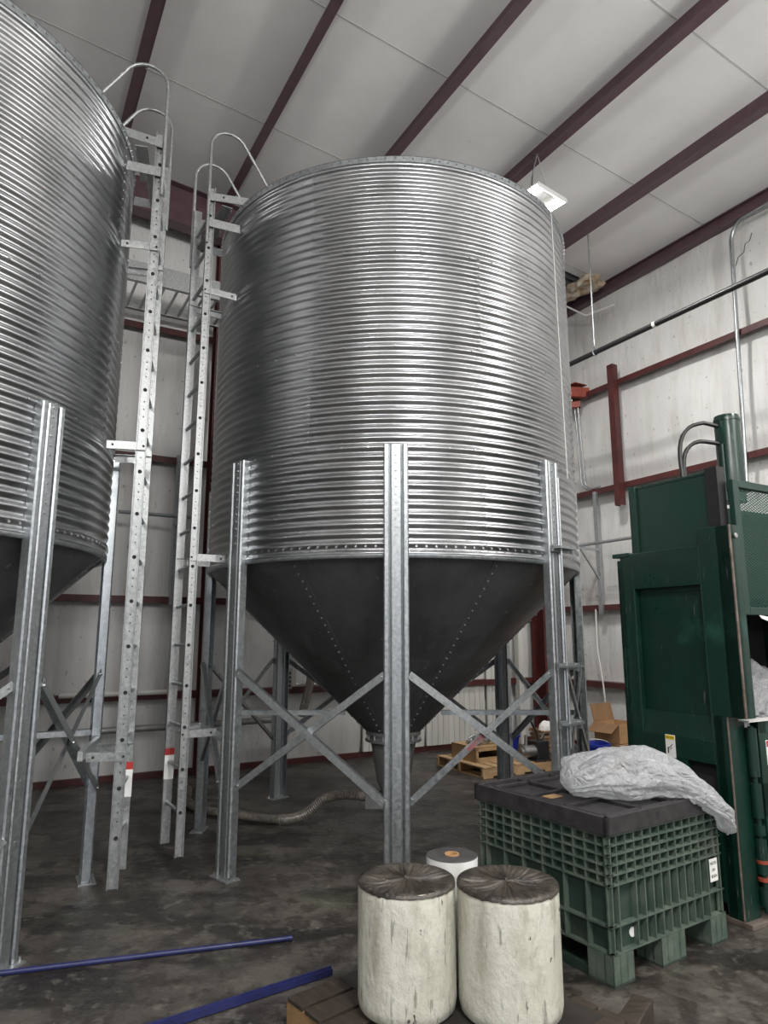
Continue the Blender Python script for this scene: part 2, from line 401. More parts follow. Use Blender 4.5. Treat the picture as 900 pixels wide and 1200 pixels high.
# ------------------------------------------------------------------ silos
SR, Z0, RH, NR = 1.70, 2.27, .775, 4
ZT = Z0 + RH*NR; NC = 11; PITCH = RH/NC; AMP = .0095
NSEG = 176
def shell_mesh():
    mb = MB(); prof = [(SR-.012, Z0-.02)]
    steps = 8
    for i in range(NC*NR*steps+1):
        z = Z0 + i*PITCH/steps
        prof.append((SR + AMP*cos(2*pi*i/steps) - AMP*.3, z))
    mb.lathe(prof, NSEG)
    return mb
cone_top_r, cone_top_z, thr_r, thr_z = SR-.015, Z0-.01, .22, .83
def legprof():
    return [(-.082,-.030),(-.083,.024),(-.078,.031),(-.058,.031),(-.052,.025),(-.048,.000),(-.038,.000),(-.033,.020),(-.028,.024),(.028,.024),(.033,.020),(.038,.000),(.048,.000),(.052,.025),(.058,.031),(.078,.031),(.083,.024),(.082,-.030)]
def bolt_mesh(r=.0085, h=.008):
    mb = MB(); mb.prism([(r*cos(k*pi/3), r*sin(k*pi/3)) for k in range(6)], 0, h); return mb
proto = bolt_mesh().build('bolt', M['bolt']); bolt_me = proto.data; bpy.data.objects.remove(proto)
share = {}
def make_silo(center, rot, label, legang, bolt_label=None):
    c = Vector(center); t = thing('grain_silo', label, 'silo', c, rot)
    Rz = Matrix.Rotation(rot, 3, 'Z')
    if not share:
        share['shell'] = shell_mesh().build('corrugated_shell', M['silo'], t, smooth=180)
        mb = MB(); n = 14
        prof = [(cone_top_r + (thr_r-cone_top_r)*i/n, cone_top_z + (thr_z-cone_top_z)*i/n) for i in range(n+1)]
        mb.lathe(prof, NSEG); share['hopper'] = mb.build('hopper_cone', M['hopper'], t, smooth=180)
        # seam laps of the cone panels
        mb = MB(); sl = (cone_top_r-thr_r)/(cone_top_z-thr_z)
        for q in range(7):
            a = -pi/2 + radians(27 + q*360/7*1.0 - (3 if q > 3 else 0))
            if q == 6: a = -pi/2 - radians(27)
            p0 = Vector((cos(a)*(cone_top_r+.003), sin(a)*(cone_top_r+.003), cone_top_z)); p1 = Vector((cos(a)*(thr_r+.004), sin(a)*(thr_r+.004), thr_z))
            nrm = Vector((cos(a), sin(a), -sl)).normalized()
            mb.bar(p0, p1, .07, .004, up=nrm)
        share['lap'] = mb.build('hopper_seam', M['hopper'], share['hopper'])
        # top rim angle
        mb = MB(); mb.lathe([(SR-.01, ZT-.02),(SR+.006, ZT-.02),(SR+.008, ZT+.024),(SR+.012, ZT+.026),(SR-.03, ZT+.028),(SR-.03,ZT+.024),(SR-.0,ZT+.022),(SR-.01, ZT-.02)], NSEG)
        share['rim'] = mb.build('top_rim', M['galv'], t, smooth=35)
        mb = MB(); mb.lathe([(SR-.03, Z0-.028),(SR-.002, Z0-.034),(SR+.006,Z0-.028),(SR+.006, Z0-.005)], NSEG)
        share['skirt'] = mb.build('bottom_ring', M['galv'], t, smooth=60)
        mb = MB(); mb.lathe([(thr_r-.01, .86),(thr_r+.03,.855),(thr_r+.03,.825),(thr_r+.01,.825),(thr_r+.012,.79),(thr_r+.035,.785),(thr_r+.035,.765),(thr_r-.01,.765),(thr_r-.02,.80)], 40)
        for k in range(16): mb.box((cos(k*pi/8)*(thr_r+.018), sin(k*pi/8)*(thr_r+.018), .81), (.012,.012,.10), None, 1)
        share['collar'] = mb.build('outlet_collar', [M['sock'], M['bolt']], t, smooth=30)
        mb = MB(); mb.lathe([(thr_r-.01,.77),(thr_r-.025,.70),(.15,.42),(.115,.34),(.11,.30),(.0,.30)], 32)
        mb.box((0,0,.31), (.26,.26,.02)); mb.box((-.1,-.02,.26), (.3,.16,.12))
        share['boot'] = mb.build('outlet_boot', M['sock'], t, smooth=40)
        # leg pieces at angle 0, copied round
        mb = MB(); Mx = Matrix(((0,1,0,SR+.020),(1,0,0,0),(0,0,1,0),(0,0,0,1)))
        mb.strip(legprof(), .005, .012, 3.05, Mx)
        for k in range(12): mb.prism([(.009*cos(j*pi/3), .009*sin(j*pi/3)) for j in range(6)], 0, .008, Matrix.Translation((SR+.048,0,2.40+k*.0575)) @ Matrix.Rotation(pi/2,4,'Y'), 1)
        for z in (.62,.93,1.45,1.8): mb.prism([(.007*cos(j*pi/3), .007*sin(j*pi/3)) for j in range(6)], 0, .006, Matrix.Translation((SR+.048,0,z)) @ Matrix.Rotation(pi/2,4,'Y'), 1)
        share['leg'] = mb.build('leg', [M['galv'], M['bolt']], t)
        mb = MB(); mb.bx(SR-.03, SR+.085, -.11,.11, 0,.010)
        for sy in (-.097,.097): mb.prism([(.011*cos(j*pi/3), .011*sin(j*pi/3)) for j in range(6)], 0, .022, Matrix.Translation((SR+.05,sy,.01)),1)
        share['plate'] = mb.build('base_plate', [M['galv_dark'], M['bolt']], share['leg'])
        # braces between leg 0 and leg 45 deg
        pr = SR+.058
        def pt(a, z, dr=0): return Vector((cos(a)*(pr+dr), sin(a)*(pr+dr), z))
        a1 = pi/4
        for nm, za, zb, dr in (('b1', 1.44, .62, .0), ('b2', .62, 1.44, -.030)):
            p0, p1 = pt(.048, za, dr), pt(a1-.048, zb, dr); tdir = (p1-p0).normalized()
            rad = Vector((cos(a1/2), sin(a1/2), 0)); sd = tdir.cross(rad).normalized()
            Mx = Matrix((sd, rad, tdir)).transposed().to_4x4(); Mx.translation = p0
            mb = MB(); L = (p1-p0).length; mb.strip([(-.024,-.03),(-.024,.0),(.024,.0)] if nm=='b1' else [(.024,-.026),(.024,.0),(-.024,.0)], .005, 0, L, Mx)
            for q in (.02, .5, .98): mb.prism([(.009*cos(j*pi/3), .009*sin(j*pi/3)) for j in range(6)], 0, .012, Matrix.Translation(p0 + tdir*L*q) @ Vector((0,0,1)).rotation_difference(rad).to_matrix().to_4x4(), 1)
            share[nm] = mb.build('brace', [M['galv'], M['bolt']], t)
        mb = MB(); mb.bar((SR+.02,0,1.01), (.44,0,1.01), .035,.045); mb.bar((SR+.02,0,1.03), (.44,0,1.03), .035,.004)
        share['strut'] = mb.build('strut', M['galv'], t)
        first = True
    else:
        first = False
        for k in ('shell','hopper','rim','skirt','collar','boot'):
            o = share[k].copy(); COL.objects.link(o); o.parent = t
            if k == 'hopper': l = share['lap'].copy(); COL.objects.link(l); l.parent = o
    for q in range(8):
        a = q*pi/4
        if first and q == 0: lg = share['leg']
        else:
            lg = share['leg'].copy(); COL.objects.link(lg); lg.parent = t; pl = share['plate'].copy(); COL.objects.link(pl); pl.parent = lg
        lg.rotation_euler = (0,0,a)
        for nm in ('b1','b2'):
            o = share[nm]
            if not (first and q == 0): o = o.copy(); COL.objects.link(o); o.parent = t
            o.rotation_euler = (0,0,a)
        if q in (0,4):
            o = share['strut']
            if not (first and q == 0): o = o.copy(); COL.objects.link(o); o.parent = t
            o.rotation_euler = (0,0,a)
    # bolts
    B = []   # local position, outward normal
    for r_ in range(0, NR+1):
        z = Z0 + RH*r_; n = 150 if r_ in (0, NR) else 54
        z += .05 if r_ == 0 else (-.002 if r_ == NR else 0)
        rr = SR + .004 if r_ not in (0,) else SR+.003
        if r_ == NR: rr = SR+.007; z = ZT + .01
        for k in range(n):
            a = 2*pi*(k+.5)/n
            B.append((Vector((cos(a)*rr, sin(a)*rr, z)), Vector((cos(a), sin(a), 0))))
    for r_ in range(NR):
        off = radians(22.5 if r_ % 2 else -22.5)
        for q in range(4):
            a = -pi/2 - off + q*pi/2 
            for i in range(NC):
                z = Z0 + RH*r_ + PITCH*(i+.5)+PITCH/2
                B.append((Vector((cos(a)*(SR+.005), sin(a)*(SR+.005), z)), Vector((cos(a), sin(a), 0))))
    sl = (cone_top_r-thr_r)/(cone_top_z-thr_z)
    for q in range(7):
        a = -pi/2 + radians(27 + q*360/7 - (3 if q > 3 else 0))
        if q == 6: a = -pi/2 - radians(27)
        for i in range(1, 27):
            f = i/27; r = cone_top_r + (thr_r-cone_top_r)*f; z = cone_top_z+(thr_z-cone_top_z)*f
            nrm = Vector((cos(a), sin(a), -sl)).normalized(); B.append((Vector((cos(a)*r, sin(a)*r, z)) + nrm*.004, nrm))
    def score(bn):
        p = Rz @ bn[0] + c; nn = Rz @ bn[1]; d = Vector((0,0,1.7)) - p; L = d.length
        x = p.x/ max(p.y,.1)
        if x < -.60 or x > .56: return 99
        return L if nn.dot(d/L) > .08 else 50 + L
    B.sort(key=score)
    def bm4(bn): 
        m = Vector((0,0,1)).rotation_difference(bn[1]).to_matrix().to_4x4(); m.translation = bn[0]; return m
    for bn in B[:100]:
        o = bpy.data.objects.new('bolt', bolt_me); COL.objects.link(o); o.parent = t; o.matrix_basis = bm4(bn)
    mb = MB()
    for bn in B[100:]:
        mb.prism([(.0085*cos(k*pi/3), .0085*sin(k*pi/3)) for k in range(6)], 0, .008, bm4(bn))
    o = mb.build('bolts', M['bolt'], t); o['kind'] = 'stuff'
    # lap strips of the shell sheets: thin raised vertical edges following the corrugation
    if 'lapme' not in share:
        mb = MB(); vs = []; n_ = NC*6
        for i in range(n_+1):
            z = RH*i/n_; r = SR + AMP*cos(2*pi*i/6) - AMP*.3 + .0025
            for da in (-.010, .010): vs.append((cos(da)*r, sin(da)*r, z))
        mb.add(vs, [(2*i,2*i+1,2*i+3,2*i+2) for i in range(n_)])
        l0 = mb.build('sheet_lap', M['silo'], t, smooth=180); share['lapme'] = l0.data; bpy.data.objects.remove(l0)
    for r_ in range(NR):
        off = radians(22.5 if r_ % 2 else -22.5)
        for q in range(4):
            o = bpy.data.objects.new('sheet_lap', share['lapme']); COL.objects.link(o); o.parent = t
            o.location = (0,0,Z0+RH*r_); o.rotation_euler = (0,0,-pi/2 - off + q*pi/2)
    return t
C1 = (.085, 6.47, 0); C2 = (-3.63, 4.39, 0)
silo1 = make_silo(C1, radians(-90)+pi/2*1, 'tall corrugated galvanised hopper silo standing whole in the middle of the photo', 0)
silo2 = make_silo(C2, radians(28), 'corrugated galvanised hopper silo cut off by the left edge of the photo', 0)

# red marker writing on the right front brace
a0, a1 = radians(-90), radians(-45)
pr = SR+.058-.030+.012
p0 = Vector(C1) + Vector((cos(a0+.048)*pr, sin(a0+.048)*pr, .62)); p1 = Vector(C1) + Vector((cos(a1-.048)*pr, sin(a1-.048)*pr, 1.44))
td = (p1-p0).normalized(); rad = Vector((cos((a0+a1)/2), sin((a0+a1)/2), 0)); sd = rad.cross(td)
o = text_mesh('REJECTED', .036, M['inkred'], 'marker_writing'); place(o, p0 + td*((p1-p0).length*.43) + rad*.002, td, sd, silo1)
o['label'] = 'small red hand lettering on the brace'

# cord hanging down the right side of the middle silo
mb = MB(); ang = radians(-60+0)
pts = []
for i in range(20):
    z = ZT - .02 - i*.125; a = radians(-37+ .15*i); r = SR + .03
    pts.append((C1[0]+cos(a)*r, C1[1]+sin(a)*r, z))
mb.tube(pts, .0035, 6); tag(mb.build('cord', M['pipewhite']), 'thin white cord hanging down the right side of the middle silo', 'cord')
# clamps and cable on the right front leg
cl = thing('conduit_clamp_run', 'thin conduit held by clamps on the front right leg of the middle silo', 'conduit', Vector(C1), radians(-45))
mb = MB(); mb.tube([(SR+.13,-.04,.9),(SR+.128,-.045,1.7),(SR+.13,-.05,2.9)], .007, 6); mb.build('conduit', M['galv_dark'], cl)
for z in (1.06, 1.47, 2.35):
    mb = MB(); mb.bx(SR+.078, SR+.16, -.11,.12, z, z+.016); mb.bx(SR+.078,SR+.10,-.11,.12,z-.02,z+.03); mb.bx(SR+.12,SR+.15,.08,.11,z-.03,z+.03); mb.build('clamp', M['galv_dark'], cl)

# ------------------------------------------------------------------ ladders
def make_ladder(center, ang, r, label, near, brz):
    """ladder on the outside of a silo: local x = outward, y = tangent, origin on the floor under it"""
    c = Vector(center) + Vector((cos(ang)*r, sin(ang)*r, 0))
    t = thing('silo_ladder', label, 'ladder', c, ang, 'galvanised ladders on the silos')
    hw = .19; zb, zt = .13, ZT + .12
    for s in (-1, 1):
        mb = MB(); Mx = Matrix.Translation((0, s*hw, 0))
        # channel: web faces sideways, flanges turned outward from the rungs
        mb.strip([(-.031,.028*s),(-.031,0),(.031,0),(.031,.028*s)], .004, zb, zt, Mx)
        k = 0; z = zb + .30
        while z < zt - .05:
            mb.tube([(0, s*(hw-.002), z), (0, s*(hw+.0065), z)], .013, 10, mi=1)
            for q in (.10,.155,.21): 
                mb.tube([(0, s*(hw), z+q), (0, s*(hw+.0058), z+q)], .0045, 6, mi=1)
            z += .30
        mb.build('rail', [M['ladder'], M['dark']], t)
    z = zb + .30
    while z < zt - .05:
        mb = MB(); mb.tube([(0,-hw+.004,z),(0,hw-.004,z)], .0145, 10); mb.build('rung', M['galv_dark'], t, smooth=40); z += .30
    # stand-off brackets
    inner = -(r - SR)
    for z in brz:
        low = z < 2.0
        for s in (-1,1):
            mb = MB(); e = inner if not low else inner+.02
            mb.bx(e, .03, s*hw - .004 + s*.012, s*hw+.004 + s*.012, z-.028, z+.028); mb.bx(e, .03, s*hw+s*.012, s*(hw-.03)+s*.012, z+.024, z+.028)
            for x in (.015, e+.04): mb.tube([(x, s*hw+s*.010, z), (x, s*(hw+.024), z)], .008, 6, mi=1)
            mb.build('bracket', [M['ladder'], M['dark']], t)
    if True:   # cross tie of the lowest brackets back to the silo leg
        for z in (.96,):
            mb = MB(); mb.bx(inner-.01, inner+.02, -.34, .34, z-.03, z+.03); mb.build('cross_tie', M['galv_dark'], t)
    # step-over platform at the top: sloping side channels, tread plates
    for s in (-1,1):
        mb = MB(); mb.bar((.02, s*(hw+.03), ZT+.02), (inner-.28, s*(hw+.03), ZT+.13), .005, .07); mb.bar((.02, s*(hw+.03), ZT-.22), (inner-.0, s*(hw+.03), ZT-.20), .005, .075)
        mb.tube([(-.1, s*(hw+.025), ZT+.05), (-.1, s*(hw+.037), ZT+.05)], .010, 6, mi=1)
        mb.build('platform_side', [M['ladder'], M['dark']], t)
    for x, z in ((-.05, ZT-.24), (-.14, ZT-.02)):
        mb = MB(); mb.box((x, 0, z), (.09, 2*hw+.05, .006)); mb.bx(x-.045, x-.039, -hw, hw, z-.025, z); mb.build('tread_plate', M['ladder'], t)
    # hooped grab rails over the rim
    for s in (-1,1):
        pts = []; y = s*(hw+.045); x0 = .03; z0 = ZT - .42; R = .17; ztop = ZT+.50
        pts += [(x0, y, z0), (x0, y, ztop)]
        for k in range(1, 9):
            a = k/9*radians(150); pts.append((x0 - R + R*cos(a), y, ztop + R*sin(a)))
        a = radians(150); e = Vector((x0-R+R*cos(a), y, ztop+R*sin(a))); d = Vector((-sin(a), 0, cos(a))); 
        for k in range(1,4): pts.append(tuple(e + Vector((-.5*.0-.12*k, 0, -.175*k))))
        mb = MB(); mb.tube(pts, .0135, 10); mb.build('grab_rail', M['ladder'], t, smooth=60)
    # warning sticker
    mb = MB(); s = -1 if near < 0 else 1; y = s*(hw)
    mb.bx(-.037, .037, y + s*-.0052, y + s*-.0042, .60,.78, 0); mb.bx(-.037,.037, y-s*.0056, y-s*.0042, .78,.83, 1)
    mb.build('warning_sticker', [M['sticker_ladder'], M['inkred']], t, label='white and red warning sticker')
    return t
make_ladder(C1, radians(211.4), 1.957, 'ladder on the left side of the middle silo, set between two of its legs', -1, (.98, 2.30, 4.54))
make_ladder(C2, radians(13.3), 1.930, 'ladder on the right side of the left silo, hooped rails reaching above its rim', 1, (.93, 3.01, 4.54))

# ------------------------------------------------------------------ cable tray high between the silos and back wall
t = thing('cable_tray', 'galvanised cable tray running high along the back wall between the silos', 'cable tray', W(0,7.95,5.85), BANG)
for a, hgt in ((0,.24),(.75,.13)):
    mb = MB(); mb.strip([(.05,0),(0,0),(0,hgt),(.05,hgt)], .005, -2.0, 8.05, Matrix(((0,0,1,0),(1,0,0,a),(0,1,0,0),(0,0,0,1)))); mb.build('side_rail', M['ladder'], t)
for k in range(62):
    mb = MB(); x = -1.9+k*.16; mb.bx(x-.014,x+.014,.01,.76,.005,.03); mb.build('rung', M['galv_dark'], t)

# ------------------------------------------------------------------ pipes, conduits, brackets on the walls
def pipe(name, pts, r, m, label, cat='pipe', n=12, group=None, extra=None):
    mb = MB(); mb.tube(pts, r, n)
    if extra: extra(mb)
    return tag(mb.build(name, m, smooth=50), label, cat, group)
t = thing('sprinkler_pipe', 'black pipe running below the ceiling along the right wall', 'pipe', W(6.77, 0, 5.47), BANG)
mb = MB(); mb.tube([(0,-11,0),(0,7.3,0)], .035, 14); mb.build('pipe', M['pipeblack'], t, smooth=50)
for a in (6.17, -1.0):
    mb = MB(); mb.tube([(0,a,.06),(0,a,1.76)], .011, 8); mb.build('hanger_rod', M['galv'], t)
    mb = MB(); mb.tube([(.045*sin(k/10*2*pi), a, .045*cos(k/10*2*pi)) for k in range(11)], .008, 6, caps=False); mb.box((0,a,.06),(.03,.03,.04)); mb.build('pipe_clamp', M['galv'], t)
for a in (7.0, 5.2): 
    mb = MB(); mb.tube([(0,a-.02,0),(0,a+.02,0)], .039, 14); mb.build('coupling', M['pipewhite'], t)
def arc_pts(p_, c_, n_, k=8):
    """fillet from p_ via corner c_ to n_ (quadratic)"""
    p_, c_, n_ = Vector(p_), Vector(c_), Vector(n_)
    return [p_*(1-t)**2 + c_*2*t*(1-t) + n_*t*t for t in [i/k for i in range(k+1)]]
pts = [W(8.05,5.02,3.6), W(8.03,4.90,6.75)] + arc_pts(W(8.03,4.90,6.8), W(8.03,4.88,7.0), W(8.0,4.7,7.02)) + [W(7.95,4.0,7.0)]
pipe('bent_conduit', pts, .026, M['galv'], 'bent grey conduit rising on the right wall behind the baler', 'conduit')
pipe('loose_wire', [W(7.98,4.84,6.42), W(7.95,4.78,6.50), W(7.95,4.70,6.53), W(7.93,4.66,6.62), W(7.93,4.60,6.63), W(7.93,4.56,6.72)], .006, M['blackrub'], 'short frayed black wire on the bent conduit', 'wire', 6)
for i, (da, lab) in enumerate(((0,'left of the pair of thin conduits below the orange corner bracket'),(.07,'right of the pair of thin conduits below the orange corner bracket'))):
    pts = [W(8.05,7.84-da,5.45), W(8.07,7.80-da,4.3)] + arc_pts(W(8.07,7.80-da,4.2), W(8.07,7.79-da,4.0), W(8.09,7.62-da,3.99)) + [W(8.10,7.50-da,4.0)]
    pipe('wall_conduit', pts, .014, M['galv'], lab, 'conduit', 8, 'thin wall conduits')
pipe('brace_rod', [W(7.5,7.6,7.05), W(7.8,7.25,6.72), W(8.0,6.85,6.78)], .016, M['pipewhite'], 'pale bent conduit under the bare roof patch in the far corner', 'conduit', 8)
def wall_support(name, org, along, out, z0, z1, zr, x0, x1, label):
    along = Vector(along); out = Vector(out); org = Vector(org)
    def P(x, o, z): return org + along*x + out*o + Vector((0,0,z))
    t = thing(name, label, 'pipe support', P(0,0,0))
    def fin(mb, nm, m): 
        mb.v = [tuple(Vector(v) - P(0,0,0)) for v in mb.v]; mb.build(nm, m, t)
    mb = MB(); mb.bar(P(0,.19,z0), P(0,.19,z1), .07,.045, up=out); fin(mb, 'upright', M['galv'])
    mb = MB(); mb.bar(P(0,.2,zr-.05), P(0,.62,zr-.05), .04,.04); fin(mb, 'arm', M['galv_dark'])
    mb = MB(); mb.bar(P(0,.55,zr-.07), P(0,.2,zr-.50), .03,.03); fin(mb, 'diagonal', M['galv_dark'])
    mb = MB(); mb.tube([P(x0,.5,zr), P(x1,.5,zr)], .022, 10); fin(mb, 'pipe', M['galv'])
    mb = MB(); mb.tube([P(-.02,.5,zr),P(.02,.5,zr)], .032,10); fin(mb, 'clamp', M['galv_dark'])
wall_support('pipe_support', W(1.94,WB,0), BX, -AX, 2.08, 4.02, 3.16, -.75, .12, 'grey pipe support on the back wall between the two silos')
wall_support('pipe_support', W(WR,7.50,0), AX, -BX, 2.02, 3.92, 3.06, -1.4, .60, 'grey pipe support on the right wall behind the baler')
pipe('insulated_pipe', [W(-2.5,8.78,.60), W(3.55,8.78,.62)], .04, M['pipegrey'], 'long grey pipe low along the back wall behind the silos')
pipe('white_tube', [W(.72,8.72,1.03), W(1.95,8.72,1.03)], .030, M['pipewhite'], 'short white tube lying on the lowest back wall girt behind the left silo', 'tube')
pipe('white_tube', [W(3.62,8.82,1.05), W(4.6,8.82,1.05)], .022, M['pipewhite'], 'thin white tube on the back wall girt behind the middle silo hopper', 'tube')
pipe('hanging_hose', [W(3.80,8.70,1.9), W(3.80,8.68,1.35), W(3.76,8.66,1.05), W(3.68,8.62,.82), W(3.62,8.6,.66)], .055, M['hose'], 'grey hose hanging on the back wall behind the hopper', 'hose')
mb = MB()
mb.box(W(3.50,8.85,1.13), (.14,.06,.26), R3)
for i in range(4):
    for j in range(2): mb.box(W(3.47+.06*j,8.815,1.04+i*.055), (.035,.01,.035), R3, 1)
tag(mb.build('junction_box', [M['pipegrey'], M['dark']]), 'small grey slotted box on the back wall beside the hanging hose', 'electrical box')
pipe('drop_cable', [W(8.05,7.62,2.10), W(8.02,7.60,1.5), W(8.0,7.50,.95), W(7.98,7.46,.66), W(7.96,7.52,.56), W(7.96,7.60,.54)], .012, M['pipewhite'], 'pale cable hanging on the right wall above the cardboard boxes', 'cable', 8)
# tag on corner column
mb = MB(); mb.box(W(8.05,8.55,1.66), (.09,.004,.24), R3); 
o = mb.build('paper_tag', M['paper']); tag(o, 'small white tag with an orange mark on the red corner column', 'tag')
mb = MB(); mb.box(W(8.05,8.546,1.63), (.055,.003,.09), R3); mb.box(W(8.05,8.546,1.74), (.05,.003,.012), R3, 1)
o2 = mb.build('printed_mark', [M['inkorange'], M['ink']]); o2.parent = o

# ------------------------------------------------------------------ lamps
def lamp(b, a, z, label, pw=1.0, up=100):
    t = thing('high_bay_light', label, 'light', W(b,a,z), BANG + radians(8), 'high bay lamps')
    mb = MB(); mb.bx(-.26,.26,-.20,.20,.028,.05); mb.bx(-.26,.26,-.20,-.19,-.005,.03); mb.bx(-.26,.26,.19,.20,-.005,.03); mb.bx(-.10,.10,-.06,.06,.05,.09)
    mb.build('housing', M['fixture'], t)
    for s in (-1,1):
        mb = MB(); mb.bx(s*.155, s*.245, -.175,.175, 0,.026); mb.build('led_panel', M['lens'], t)
    mb = MB(); mb.bx(-.12,.12,-.14,.14,.020,.026); mb.build('reflector', M['pipegrey'], t)
    zt = pz(b) - z + .02
    for s in (-1,1):
        mb = MB(); mb.tube([(s*.2,0,.05),(s*.10,0,zt*.55),(0,0,zt)], .005, 6); mb.build('hanging_chain', M['galv_dark'], t)
    mb = MB(); mb.tube([(0,.05,.08),(-.06,.06,.2),(-.03,.05,zt*.7),(-.05,.03,zt)], .006, 6); mb.build('power_cable', M['blackrub'], t)
    for sx in (-.20, .20):
        ld = bpy.data.lights.new('high_bay_glow', 'AREA'); ld.shape = 'RECTANGLE'; ld.size = .09; ld.size_y = .33; ld.energy = 75*pw; ld.color = (1,.985,.96)
        lo = bpy.data.objects.new('high_bay_glow', ld); COL.objects.link(lo); lo.parent = t; lo.location = (sx,0,-.008)
    lu = bpy.data.lights.new('added_fill_point', 'POINT'); lu.shadow_soft_size = .25; lu.energy = up; lu.color = (1,.985,.96)
    uo = bpy.data.objects.new('added_fill_point', lu); COL.objects.link(uo); uo.parent = t; uo.location = (0,0,-.28)  # bare point added below the fixture to fill ceiling and walls
lamp(5.30-.1, 5.45, 6.75, 'bright twin-panel high bay light hanging beside the rim of the middle silo', .9, 8)
for i, (b,a,z,pw,up) in enumerate(((5.6,.2,5.5,.4,240),(5.2,-4.6,5.5,.7,300),(1.0,-.6,5.4,.6,330),(.9,-5.6,5.5,.7,300),(-3.0,-1.6,5.5,.6,340),(-4.5,6.6,6.9,.5,25))):  # unseen lamps added, place and power chosen to fill ceiling and walls
    lamp(b, a, z, 'unseen high bay light added out of frame to fill the hall with light', pw, up)

# ------------------------------------------------------------------ baler (b 4.03..5.67, a 2.7..3.5)
t = thing('baler', 'dark green upright baler with a tall hydraulic cylinder at the right edge', 'baler', W(4.03,2.78,0), BANG)
# local: x = b-4.03, y = a-2.78
XB = 1.64
def prt(name, m, fn, parent=None, bevel=.004, label=None):
    mb = MB(); fn(mb); return mb.build(name, m, parent or t, bevel=bevel, label=label)
def side(mb):   # left side plate with a recessed panel
    Y1 = .77
    mb.bx(.0,.05, .66,Y1, .22,2.29)               # rear stile
    mb.bx(.0,.05, -.12,.11, 1.20,2.40)            # front stile (upper)
    mb.bx(.0,.05, .04,.11, .03,1.20)
    mb.bx(.0,.05, .11,.66, 2.03,2.29)             # top rail
    mb.bx(.0,.05, .11,.66, .90,1.04)              # bottom rail
    mb.bx(.0,.05, .32,.66, .50,.90)
    mb.bx(.0,.05, .11,.66, .10,.50)
    mb.add([(.0,.11,1.04),(.0,.66,1.04),(.05,.66,1.19),(.05,.11,1.19)], [(0,1,2,3)])   # sloping sill
    mb.bx(.06,.09, .08,.70, 1.0,2.06)             # recessed sheet
    mb.bx(-.015,.06, .69,.83, 2.27,2.30)
side_o = prt('side_panel', M['green'], side)
for y in (.655,.11): prt('recess_jamb', M['green_lit'], lambda mb: mb.bx(.0,.012,y,y+.009,1.04,2.03), side_o)
prt('rear_frame', M['green'], lambda mb: (mb.bx(.0,.09,.77,.80,.05,2.20), mb.bx(0,XB,.74,.80,.05,2.25)))
prt('slot', M['dark'], lambda mb: mb.bx(.06,.30,.10,.34,.50,.90))
prt('front_post', [M['green'], M['worn']], lambda mb: (mb.bx(.0,.10,-.12,-.02,1.20,2.40), mb.bx(.0,.16,.0,.10,.02,1.20), mb.bx(-.004,.012,-.125,-.112,1.20,2.40,1), mb.bx(-.004,.012,.0,.012,.03,1.20,1), mb.bx(-.01,.30,-.05,.14,0,.03,1)))
prt('bolt', M['bolt'], lambda mb: mb.tube([(.05,-.135,2.33),(.05,-.12,2.33)], .018, 8))
prt('power_head', M['green_lit'], lambda mb: (mb.bx(.05,.15,-.02,.66,2.0,2.77), mb.bx(.03,.07,.62,.68,2.1,2.79), mb.bx(.045,.16,-.025,.665,2.765,2.785)))
prt('platen_housing', M['black'], lambda mb: (mb.bx(.15,XB-.06,.12,.66,1.95,2.45), mb.bx(.15,XB-.06,.10,.14,2.2,2.28), mb.bx(.55,1.1,.2,.55,2.4,2.58)))
prt('head_channel', M['black'], lambda mb: (mb.bx(.02,.055,-.05,.03,2.30,2.80), mb.bx(.02,.10,-.055,-.045,2.30,2.80)), bevel=0)
prt('chamber_back', M['black'], lambda mb: (mb.bx(.12,XB-.12,.66,.74,.1,2.0), mb.bx(.09,.13,.03,.70,.1,2.0), mb.bx(.1,XB-.1,.05,.7,.05,.1)), bevel=0)
prt('far_side_panel', M['green'], lambda mb: mb.bx(XB-.05,XB,-.02,.77,.05,2.35))
cyl = MB(); cyl.tube([(.82,.36,2.7),(.82,.36,3.36),(.82,.36,3.385)], [.092,.092,.088], 28); cyl.tube([(.82,.36,3.34),(.82,.36,3.36)], .096, 28)
cyl.tube([(.82,.36,2.78),(.82,.36,2.84)], .13, 24)
cyl.build('hydraulic_cylinder', M['green'], t, smooth=40)
for i, (h0, zz, yo) in enumerate(((3.30, .0, .0), (3.16, .10, .06))):
    mb = MB(); z = h0
    pts = [(.74,.38,z), (.62,.42,z+.02-.01*i)] + arc_pts((.58,.44,z+.01), (.42-.1*i*0,.52,z-.02), (.42+.05*i,.50,z-.32)) + [(.42+.02*i,.48,2.75)]
    mb.tube(pts, .016, 10); mb.build('hydraulic_hose', M['blackrub'], t, smooth=60)
prt('pipe_riser', M['green'], lambda mb: mb.tube([(.70,.34,2.7),(.70,.34,3.14),(.78,.35,3.16)], .012, 8), bevel=0)
